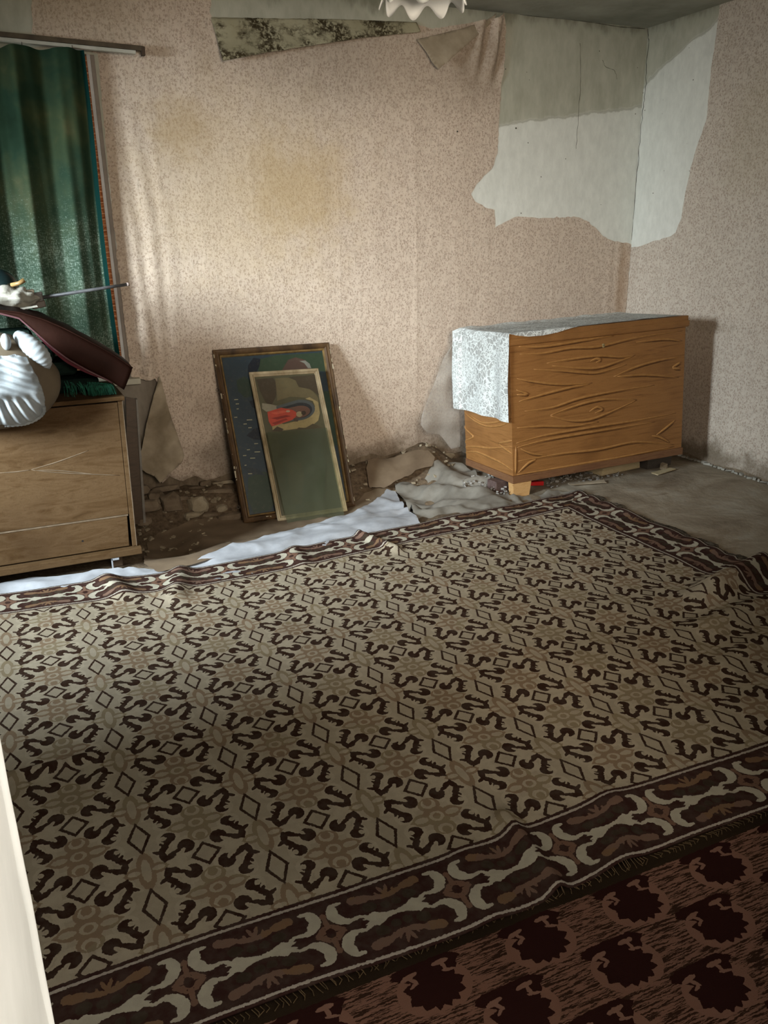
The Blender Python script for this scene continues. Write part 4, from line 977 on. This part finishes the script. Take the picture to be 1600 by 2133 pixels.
# ------------------------------------------------------------------ CABINET at the left with what lies on it
M_CAB = wood('dusty_brown_veneer', (0.068, 0.037, 0.015), (0.100, 0.060, 0.029), (0.036, 0.018, 0.007), sc=(1.4, 1.2, 7), scale=3, rough=.7, spec=.08)
M_CABD = wood('dark_cabinet_wood', (.07, .045, .028), (.10, .065, .04), (.05, .03, .02), sc=(2, 2, 8))
M_CABE = simple('worn_pale_edge', (.095, .065, .038), (.16, .115, .075), 30, .6)
cab = thing('low_cabinet', 'low dusty brown veneer cabinet with a plain front at the left edge', 'cabinet', (-.45, 3.86, 0))
CX0, CX1, CY0, CY1 = -1.35, .421, 3.86, 4.32
def xr(z): return CX1+(z-.1)*.018
MB().prism([(CX0, CY0, .262), (xr(.262)-.022, CY0, .262), (xr(.79)-.022, CY0, .795), (CX0, CY0, .795)], [(CX0, CY0+.018, .262), (xr(.262)-.022, CY0+.018, .262), (xr(.79)-.022, CY0+.018, .795), (CX0, CY0+.018, .795)]).build('front_panel', M_CAB, cab, bevel=.002)
MB().prism([(CX0, CY0-.001, .104), (xr(.1)-.034, CY0-.001, .104), (xr(.25)-.030, CY0-.001, .254), (CX0, CY0-.001, .254)], [(CX0, CY0+.018, .104), (xr(.1)-.034, CY0+.018, .104), (xr(.25)-.030, CY0+.018, .254), (CX0, CY0+.018, .254)]).build('lower_panel', M_CAB, cab, bevel=.002)
MB().box(CX0, xr(.25)-.026, CY0-.003, CY0+.018, .255, .261).build('seam_strip', M_CABE, cab)
MB().prism([(xr(.1)-.020, CY0-.003, .10), (xr(.1), CY0-.003, .10), (xr(.8), CY0-.003, .80), (xr(.8)-.020, CY0-.003, .80)], [(xr(.1)-.020, CY1, .10), (xr(.1), CY1, .10), (xr(.8), CY1, .80), (xr(.8)-.020, CY1, .80)]).build('side_panel', M_CAB, cab, bevel=.0015)
MB().prism([(xr(.1)-.0025, CY0-.005, .10), (xr(.1)+.001, CY0-.005, .10), (xr(.8)+.001, CY0-.005, .80), (xr(.8)-.0025, CY0-.005, .80)], [(xr(.1)-.0025, CY0-.0032, .10), (xr(.1)+.001, CY0-.0032, .10), (xr(.8)+.001, CY0-.0032, .80), (xr(.8)-.0025, CY0-.0032, .80)]).build('edge_strip', M_CABE, cab)
MB().box(CX0, CX0+.02, CY0+.02, CY1, .10, .80).build('side_panel', M_CAB, cab)
MB().box(CX0, xr(.8)-.021, CY1-.012, CY1, .10, .80).build('back_panel', M_CABD, cab)
MB().box(CX0-.01, xr(.8)+.010, CY0-.012, CY1+.01, .803, .822).build('top_board', M_CAB, cab, bevel=.003)
MB().box(CX0, .439, CY0-.035, CY0+.03, .066, .097).build('base_rail', M_CAB, cab, bevel=.003)
MB().box(CX0, .41, CY0+.031, CY1, .075, .097).build('bottom_panel', M_CABD, cab)
for x in (-1.25, .30): MB().box(x, x+.05, CY0+.02, CY0+.07, .0, .066).build('leg', M_CABD, cab, bevel=.003)
for x in (-1.25, .33): MB().box(x, x+.05, CY1-.07, CY1-.02, -.01, .075).build('leg', M_CABD, cab, bevel=.003)
mb = MB().box(.295, .301, CY0-.034, CY0-.014, .0, .064).box(.295, .330, CY0-.034, CY0-.014, .054, .064); mb.build('bracket', simple('grey_metal', (.25, .26, .28), (.42, .43, .45), 30, .4), cab, bevel=.001)
mb = MB(); p = on_y(172, 1127, CY0-.0012); mb.lathe([(0, 0), (.005, 0)], 10); o = mb.build('knot_hole', simple('hole_dark', (.01, .008, .006), (.015, .01, .008)), cab); o.location = o.matrix_parent_inverse.inverted() @ Vector((p[0], CY0-.0016, p[2])); o.matrix_parent_inverse = Matrix(); o.location = (p[0]+.45, -.0016, p[2]); o.rotation_euler = (math.radians(90), 0, 0)
# scratches / bowed lines in the veneer
mb = MB()
for L in ([(65, 978), (120, 962), (185, 938)], [(66, 979), (130, 985), (250, 990)], [(70, 980), (120, 980), (200, 988)], [(0, 985), (30, 983), (62, 979)]):
    P = catmull(L); mb.tube([tuple(on_y(q.x, q.y, CY0+.0005)) for q in P], [.0009+.0016*math.sin(math.pi*(i+.3)/len(P)) for i in range(len(P))], 5)
mb.build('veneer_crack', M_CABE, cab, smooth=True)

bd = thing('dark_board', 'dark upright board standing in the gap between the cabinet and the back wall', 'board', (.50, 4.42, -.1))
q0 = [on_y(262, 828, 4.40), on_y(283, 832, 4.40), on_y(296, 985, 4.40), on_y(300, 1090, 4.40), on_y(268, 1095, 4.40)]
MB().prism([tuple(q) for q in q0], [tuple(q+np.array([0, .035, 0])) for q in q0]).build('panel', M_CABD, bd, bevel=.002)
q1 = [on_y(283, 832, 4.39), on_y(287, 832, 4.39), on_y(304, 1088, 4.39), on_y(299, 1090, 4.39)]
MB().prism([tuple(q) for q in q1], [tuple(q+np.array([0, .045, 0])) for q in q1]).build('edge_strip', simple('grey_edge', (.17, .15, .13), (.26, .24, .21), 20), bd)

# brown cushion slab sliding down over the blankets
M_LTH = NT('brown_leatherette', .6, .06); o_ = M_LTH.obj(); n_ = M_LTH.noise(o_, 5, 4, .6); M_LTH.color(M_LTH.ramp(n_, [(.3, (.014, .005, .003)), (.7, (.024, .009, .006))])); M_LTH.bump(M_LTH.add(M_LTH.noise(o_, 60, 3), M_LTH.mul(n_, 2)), .25, .004); M_LTH = M_LTH.m
M_PIPE = simple('maroon_piping', (.08, .032, .034), (.13, .06, .065), 12, .5); M_MAR = simple('maroon_cloth', (.06, .006, .012), (.10, .012, .02), 12, .8)
slab = thing('seat_cushion', 'dark brown leatherette cushion slab slanting down over the pillow onto the cabinet', 'cushion', (.1, 4.1, 1.1))
YF, YB = 3.90, 4.36
low = [(-.60, 1.235), (-.30, 1.250), (-.12, 1.240)]+[tuple(on_y(x, y, YF)[[0, 2]]) for x, y in [(0, 652), (40, 662), (75, 692), (108, 722), (142, 748), (185, 772), (222, 790), (240, 800), (258, 812)]]
upp = [(-.60, 1.33), (-.30, 1.325), (-.12, 1.285)]+[tuple(on_y(x, y, YF)[[0, 2]]) for x, y in [(0, 646), (42, 651), (90, 665), (130, 682), (165, 700), (205, 721), (238, 740), (262, 756), (276, 766)]]
def resamp(P, n):
    P = [Vector(p) for p in P]; L = [0]
    for a, b in zip(P, P[1:]): L.append(L[-1]+(b-a).length)
    out = []
    for k in range(n):
        t = L[-1]*k/(n-1); i = max(j for j in range(len(L)) if L[j] <= t+1e-9); i = min(i, len(P)-2)
        out.append(P[i].lerp(P[i+1], (t-L[i])/max(1e-9, L[i+1]-L[i])))
    return out
NL = 60; LO, UP = resamp(low, NL), resamp(upp, NL)
V = []; F = []; prof = [(0, 0), (.15, -.006), (.5, -.010), (.85, -.006), (1, .004)]
for i in range(NL):
    a, b = LO[i], UP[i]; n_a = (b-a)
    ring = [(a.lerp(b, t), YF+o-.004*math.sin(i*.35)) for t, o in prof]
    ring += [(b+Vector((0, .012+.006*nz(i*.1, 0, 1, 3))), YF+.14), (b+Vector((0, .008+.008*nz(i*.1, 1, 1, 3))), YF+.30), (b+Vector((0, -.002)), YB-.01), (b.lerp(a, .5), YB), (a+Vector((0, .02)), YB-.01), (a+Vector((0, .03)), YF+.15)]
    m_ = len(ring)
    for p, y in ring: V.append((p.x, y, p.y))
for i in range(NL-1):
    for k in range(m_):
        k2 = (k+1) % m_; F.append((i*m_+k, i*m_+k2, (i+1)*m_+k2, (i+1)*m_+k))
F.append(tuple(range(m_))[::-1]); F.append(tuple((NL-1)*m_+k for k in range(m_)))
mb = MB(); mb.v = [Vector(v) for v in V]; mb.f = [list(f) for f in F]; o = mb.build('cushion_body', M_LTH, slab, smooth=True)
MB().tube([(p.x, YF-.003, p.y-.002) for p in LO[:-3]], .0045, 6).build('piping', M_PIPE, slab, smooth=True)
MB().tube([(p.x, YF-.007, p.y) for p in UP[6:]], .003, 6).build('seam', M_LTH, slab, smooth=True)
mb = MB(); a = [(p.x, p.y) for p in LO[-22:-4]]
mb.prism([(x, YF+.004, z) for x, z in a]+[(x-.01, YF+.004, z-.016*math.sin(math.pi*k/(len(a)-1))) for k, (x, z) in reversed(list(enumerate(a)))], [(x, YF+.02, z) for x, z in a]+[(x-.01, YF+.02, z-.016*math.sin(math.pi*k/(len(a)-1))) for k, (x, z) in reversed(list(enumerate(a)))])
mb.build('lining', M_MAR, slab)
# folded dark blanket with green fringe
M_BLK = simple('dark_green_wool', (.006, .012, .010), (.014, .024, .018), 20, 1.0, .5, spec=0)
M_GRN = simple('green_wool_fringe', (.002, .014, .009), (.018, .13, .08), 60, .9)
bl = thing('folded_blanket', 'dark green folded blanket with fringe squeezed under the brown cushion', 'blanket', (.2, 4.05, .823))
def under_cush(x): return float(np.interp(x, [p.x for p in LO], [p.y for p in LO]))
for k in range(4):
    z0 = .824+.075*k; xe = .36-.085*k
    MB().quad_box((xe-.35, 4.165, z0+.035), (.70, .25, .066), None, .006).build('fold', M_BLK, bl, bevel=.028, seg=3)
mb = MB()
for k in range(330):
    x = random.uniform(.30, .40) if k % 5 else random.uniform(.20, .40); tq = (x-.17)/.235; y = 3.955-.06*random.random(); z = .87+.035*random.random()*(1-tq)
    L = .03+.03*random.random(); dx = random.uniform(-.012, .022)
    z = min(z, under_cush(x)-.01); z1 = max(.828, z-L) if y > 3.85 else z-L
    mb.tube([(x, y, z), (x+dx*.6, y-.010, (z+z1)/2+.01), (x+dx, y-.016-.01*random.random(), z1)], [.0022, .002, .0008], 4)
f = mb.build('fringe', M_GRN, bl); f['kind'] = 'stuff'; f['label'] = 'bright green wool fringe'

# ruched pillow roll
M_TANF = simple('yellowed_cotton', (.105, .078, .050), (.165, .128, .085), 5, .85, .3)
M_WHF = simple('white_ruched_cotton', (.26, .285, .30), (.42, .445, .455), 9, .85, .3)
pil = thing('pillow_roll', 'rolled quilt with gathered white cotton face overhanging the left cabinet', 'quilt', (-.09, 3.85, .93))
def superell(n1, n2, fn):
    V = []; F = []
    for j in range(n2+1):
        th = math.pi*j/n2
        for i in range(n1):
            V.append(fn(2*math.pi*i/n1, th))
    for j in range(n2):
        for i in range(n1):
            i2 = (i+1) % n1; F.append((j*n1+i, (j+1)*n1+i, (j+1)*n1+i2, j*n1+i2))
    return V, F
PC = (-.09, 3.845, .935); PRX, PRY, PRZ = .275, .165, .205
def pw(c, p=.8): return math.copysign(abs(c)**p, c)
def f_body(a, th):
    x = PRX*pw(math.cos(a), .85)*pw(math.sin(th), .9); z = PRZ*pw(math.sin(a), .85)*pw(math.sin(th), .9); y = -PRY*pw(math.cos(th), .8)
    z *= 1-.10*(x/PRX); X, Y, Z = PC[0]+x, PC[1]+y, PC[2]+z
    n = .008*nz(X, Y, Z, 9); Z += n
    if z > 0 and X > .02: Z -= .5*(X-.02)*z/PRZ      # slopes under the cushion
    if Y > CY0-.03: Z = max(Z, .826)
    Z = min(Z, under_cush(X)-.008) if Y > YF-.02 else Z
    return (X, Y, Z)
V, F = superell(60, 40, f_body); mb = MB(); mb.v = [Vector(v) for v in V]; mb.f = [list(q) for q in F]; mb.build('cover', M_TANF, pil, smooth=True)
def front_y(x, z):   # front surface of the roll
    u = abs((x-PC[0])/PRX); w = abs((z-PC[2])/PRZ); r = min(.999, (u**2.3+w**2.3)**(1/2.3)); return PC[1]-PRY*(1-r**2.2)**.5
# gathered panel: pixels traced, pleats fan out downwards
panel = [(-60, 745), (0, 742), (30, 738), (55, 745), (66, 765), (78, 785), (88, 810), (94, 835), (92, 855), (82, 872), (62, 884), (40, 888), (15, 887), (-60, 890)]
P2d = [tuple(on_y(x, y, 3.70)[[0, 2]]) for x, y in panel]
v2, tr = tri_poly(P2d, .0065, (), .002, 1)
cx, cz = on_y(-30, 700, 3.70)[[0, 2]]
ex = np.array([q[0] for q in P2d]); 
def f_pan(x, z):
    ang = math.atan2(x-cx, -(z-cz)); r = math.hypot(x-cx, z-cz)
    y = front_y(x, z)-.030
    lo = sm((.905-z)/.05); pl = math.sin(ang*46+2.2*nz(x, z, 0, 6)+3*nz(0, z, 3, 5)); y -= .0095*pl*lo
    hi = 1-lo; y -= hi*(.016*math.exp(-((z-.905-.35*(-x-.02)*0-(.02-x)*.12)/.028)**2)+.006*math.sin(z*210+x*90+2*nz(x, z, 4, 8)))
    y -= .010*nz(x, z, 7, 16)
    d = min((x-a)**2+(z-b)**2 for a, b in P2d[1:-1])**.5
    y += .010*math.exp(-(d/.012)**2)
    return (x, y, z)
sheet('ruched_panel', v2, tr, f_pan, M_WHF, pil, thick=.003)
# ruffled rope edge around the panel
edge = [(20, 775), (45, 790), (68, 812), (84, 836), (92, 858), (82, 874), (60, 885), (38, 888), (10, 888)]
E2 = [on_y(x, y, 3.70) for x, y in edge]; E2 = catmull([(p[0], p[2]) for p in E2], 10)
mb = MB(); mb.tube([(p.x, front_y(p.x, p.y)-.016, p.y) for p in E2], [.010+.0012*math.sin(i*1.9) for i in range(len(E2))], 8); mb.build('rope_edge', M_WHF, pil, smooth=True)
# gathered corner roll
cr_ = [(36, 699), (58, 716), (78, 733), (94, 752), (100, 768)]
C2 = catmull([tuple(on_y(x, y, 3.72)[[0, 2]]) for x, y in cr_], 10); n = len(C2)
mb = MB(); mb.tube([(p.x, 3.775-.05*math.sin(math.pi*i/n), p.y) for i, p in enumerate(C2)], [.006+.034*math.sin(math.pi*min(1, (i+1)/n)**.75*.98)**.8+.0014*math.sin(i*1.7) for i in range(n)], 14); mb.build('gathered_corner', M_WHF, pil, smooth=True)
V, F = superell(20, 14, lambda a, th: tuple(on_y(12, 712, 3.72)+np.array([.020*math.cos(a)*math.sin(th), .02*math.sin(a)*math.sin(th), .034*math.cos(th)])))
mb = MB(); mb.v = [Vector(v) for v in V]; mb.f = [list(q) for q in F]; o = mb.build('cloth_knot', M_WHF, None, smooth=True); tag(o, 'small white cloth knot tied above the ruched quilt at the left edge', 'knot')
V, F = superell(20, 14, lambda a, th: tuple(on_y(-4, 720, 3.78)+np.array([.05*math.cos(a)*math.sin(th), .04*math.sin(a)*math.sin(th), .05*math.cos(th)])))
mb = MB(); mb.v = [Vector(v) for v in V]; mb.f = [list(q) for q in F]; mb.build('knot_lump', M_TANF, o, smooth=True)

# things lying on top of the cushion
def ell_obj(name, c, r, mat, par=None, k=0.0, seed=0, n=24):
    V, F = superell(n, n//2+2, lambda a, th: tuple(np.array(c)+np.array([r[0]*math.cos(a)*math.sin(th), r[1]*math.sin(a)*math.sin(th), r[2]*math.cos(th)])*(1+k*nz(math.cos(a)*math.sin(th), math.sin(a)*math.sin(th), math.cos(th)+seed, 2.2)))) 
    mb = MB(); mb.v = [Vector(v) for v in V]; mb.f = [list(q) for q in F]; return mb.build(name, mat, par, smooth=True)
M_RAG = simple('crumpled_plastic_bag', (.26, .245, .20), (.42, .40, .35), 14, .5, .9, bd=.01)
c = on_y(22, 622, 4.12); rag = ell_obj('crumpled_bag', c, (.10, .08, .050), M_RAG, None, .55, 3, 40); tag(rag, 'crumpled whitish plastic bag on top of the brown cushion', 'bag')
jug = thing('jug', 'dark teal round jug with ochre spout behind the crumpled bag', 'jug', tuple(on_y(-10, 640, 4.24)))
c = on_y(-10, 597, 4.24); ell_obj('body', c, (.10, .08, .085), simple('dark_teal_glaze', (.005, .013, .014), (.012, .026, .026), 6, .25, spec=.6), jug)
c0, c1, c2 = on_y(24, 594, 4.17), on_y(40, 590, 4.15), on_y(51, 583, 4.15)
MB().tube([tuple(c0), tuple(c1), tuple(c2)], [.010, .009, .011], 10).build('spout', simple('ochre_glaze', (.20, .12, .045), (.34, .22, .09), 12, .4), jug, smooth=True)
tool = thing('metal_tool', 'dark wooden handle piece with a long grey metal rod pointing right', 'tool', tuple(on_y(75, 625, 4.20)))
R = Matrix.Rotation(-math.radians(7), 3, 'Y')
MB().quad_box(on_y(72, 622, 4.20), (.075, .05, .055), R, .004).build('handle_block', M_DW, tool, bevel=.004)
MB().quad_box(on_y(80, 634, 4.19), (.06, .05, .03), R, .003).build('handle_block', M_CABD, tool, bevel=.003)
MB().quad_box(on_y(52, 612, 4.22), (.08, .04, .03), R, .003).build('wrapping', M_BACKPAPER, tool, bevel=.004)
a, b = on_y(80, 621, 4.20), on_y(264, 592.5, 4.24)
MB().tube([tuple(a), tuple(a*.3+b*.7), tuple(b)], [.0085, .0072, .0075], 12).build('rod', simple('grey_steel', (.05, .05, .053), (.10, .10, .105), 30, .45, spec=.6), tool, smooth=True)
MB().tube([tuple(b), tuple(b+(b-a)*.03)], [.0085, .0085], 12).build('rod_tip', simple('pinkish_tip', (.22, .17, .15), (.3, .24, .21), 20), tool, smooth=True)
tp = thing('paper_strip', 'small piece of torn paper under the metal tool on the cushion', 'paper', tuple(on_y(60, 640, 4.1)))
MB().quad_box(on_y(55, 641, 4.05), (.09, .05, .006), R, .004).build('paper', M_RAG, tp)

# ------------------------------------------------------------------ CEILING LAMP
def m_milk():
    t = NT('milky_frilled_glass', .18, .6); t.color((.80, .79, .76)); n = t.n; tr = n.new('ShaderNodeBsdfTranslucent'); tr.inputs[0].default_value = (.85, .84, .8, 1)
    m = n.new('ShaderNodeMixShader'); m.inputs[0].default_value = .4; t.l.new(t.b.outputs[0], m.inputs[1]); t.l.new(tr.outputs[0], m.inputs[2]); t.l.new(m.outputs[0], n['Material Output'].inputs[0]); return t.m
lamp = thing('pendant_lamp', 'pendant lamp with frilled milky glass shade below the ceiling', 'lamp', (1.12, 2.2, HC))
LZ = 2.078
prof = [(.030, .135), (.045, .130), (.062, .112), (.080, .085), (.094, .052), (.103, .026), (.108, .006), (.112, -.006)]
def fr_(r, z, a, i):
    k = (i/7.0)**2.2; s = math.cos(9*a+.5); return (r*(1+.05*k*s), z-.016*k*s)
sh = MB().lathe(prof, 144, fr_, (1.12, 2.2, LZ)).build('lamp_shade', m_milk(), lamp, True)
m = sh.modifiers.new('thickness', 'SOLIDIFY'); m.thickness = .0035
MB().lathe([(0, .16), (.02, .16), (.032, .15), (.034, .125), (.018, .10), (.018, .07), (0, .07)], 24, None, (1.12, 2.2, LZ)).build('lamp_holder', simple('brown_bakelite', (.05, .03, .02), (.08, .05, .03), 10, .3), lamp, True)
MB().lathe([(0, .07), (.014, .065), (.026, .045), (.030, .025), (.024, .004), (.010, -.006), (0, -.008)], 24, None, (1.12, 2.2, LZ)).build('light_bulb', simple('bulb_glass', (.6, .6, .56), (.7, .7, .66), 4, .15), lamp, True)
MB().tube([(1.12, 2.2, LZ+.155), (1.122, 2.2, (LZ+HC)/2), (1.12, 2.2, HC-.02)], .004, 8).build('cord', simple('old_cord', (.25, .22, .17), (.34, .3, .24), 20), lamp, True)
MB().lathe([(0, -.03), (.02, -.028), (.045, -.012), (.05, 0.001)], 24, None, (1.12, 2.2, HC-.001)).build('ceiling_rose', M_TRIMW, lamp, True)
